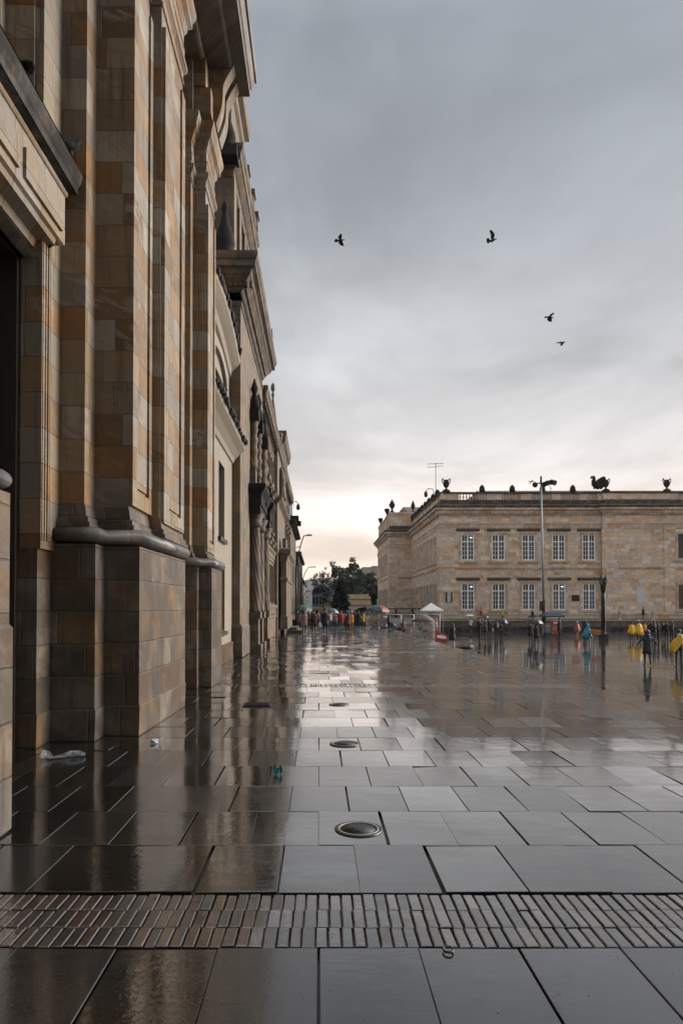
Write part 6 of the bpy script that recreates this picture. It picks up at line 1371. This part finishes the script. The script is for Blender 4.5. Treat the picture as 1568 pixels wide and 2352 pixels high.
for i, (x_, y_, r_) in enumerate(spine): R_.append([(x_ + .02 * mnoise.noise(Vector((i, j, 1)) * 1.7), y_ + r_ * math.cos(2 * math.pi * j / 10) * (1 + .5 * mnoise.noise(Vector((i, j, 0)) * 1.3)), .004 + max(0, r_ * .55 * (1 + math.sin(2 * math.pi * j / 10)) * (1 + .7 * mnoise.noise(Vector((i, j, 4)) * 1.9)))) for j in range(10)])
m_.ring_loft(R_, True, False); m_.build('bag_film', pbm, t_); m_ = MB(); m_.tube([(-.14, -.01, .015), (-.07, -.012, .018), (.0, -.005, .012)], [.014, .012, .006], 6, False); m_.build('handle', pbm, t_)
def crumple(name, label, x, y, pts, faces, col, th=.004, cat='litter'):
    d_ = dg(y); t_ = thing(name, label, cat, (XD(x, d_), d_, .003)); m_ = MB(); b = len(m_.v); m_.v += [tuple(p) for p in pts]
    for f_, c_ in faces: m_.cur = c_; m_.face(list(f_))
    o = m_.build('sheet', [cloth(c, .5) for c in col], t_, fix=False); sd2 = o.modifiers.new('t', 'SOLIDIFY'); sd2.thickness = th; return t_
crumple('paper_scrap', 'folded white and blue paper scrap on the brown reflection near the church base', 362, 1706, [(-.075, -.02, .0), (-.07, .0, .045), (-.01, -.035, .012), (.015, .02, .05), (.02, -.02, .0), (.075, .03, .07), (.06, -.005, .03)], [((0, 1, 2), 1), ((1, 3, 2), 0), ((2, 3, 4), 0), ((3, 5, 6), 0), ((3, 6, 4), 0), ((0, 2, 4), 1)], [(.62, .64, .66), (.12, .3, .38)])
crumple('paper_boat', 'crumpled teal blue folded carton at the edge of the bright reflection', 638, 1777, [(-.035, 0, .0), (-.045, .0, .055), (-.03, .01, .105), (-.01, .0, .06), (.0, -.01, .0), (.015, .0, .055), (.03, .0, .095), (.05, .01, .035), (.03, .02, .0), (-.02, .03, .02)], [((0, 1, 3, 4), 0), ((1, 2, 3), 2), ((4, 3, 5), 1), ((4, 5, 6, 8), 1), ((5, 6, 9), 0), ((6, 7, 8), 2), ((0, 1, 9), 1)], [(.02, .26, .36), (.004, .10, .13), (.06, .07, .06)])
d_ = dg(2178); t_ = thing('rubber_ring', 'small dark rubber ring lying just below the brick strip', 'litter', (XD(1026, d_), d_, .004)); m_ = MB(); R_ = []
for i in range(21): a = 2 * math.pi * i / 20; R_.append([((.024 + .005 * math.cos(b_)) * math.cos(a), (.028 + .005 * math.cos(b_)) * math.sin(a), .005 + .005 * math.sin(b_)) for b_ in [k * math.pi / 3 for k in range(6)]])
m_.ring_loft(R_, False); m_.build('ring', M['black'], t_)
rnd = random.Random(12); m_ = MB()
for k in range(170):
    x_, y_ = rnd.uniform(20, 1560), rnd.uniform(1600, 2340); d_ = dg(y_); X_ = XD(x_, d_)
    if not -2.15 < X_ < 5.2: continue
    r_ = rnd.uniform(.001, .0028); m_.ball((X_, d_, .002 + r_ * .5), r_, 6, 4, rnd.uniform(.8, 2), 1, .6)
struct(m_.build('grit', cloth((.10, .09, .08))), 'stuff')
# ---------------- air
hz_ = MB(); hz_.box(-1300, 1900, -75, 2500, -4.2, 130); ho_ = hz_.build('haze', None or newmat('haze_air')[0]); ho_['kind'] = 'stuff'
hm = ho_.data.materials[0]; hn = hm.node_tree; hn.nodes.clear(); out = hn.nodes.new('ShaderNodeOutputMaterial'); pv_ = hn.nodes.new('ShaderNodeVolumePrincipled')
pv_.inputs['Color'].default_value = (.80, .84, .90, 1); pv_.inputs['Density'].default_value = .00012; pv_.inputs['Anisotropy'].default_value = .2
hn.links.new(pv_.outputs[0], out.inputs['Volume'])
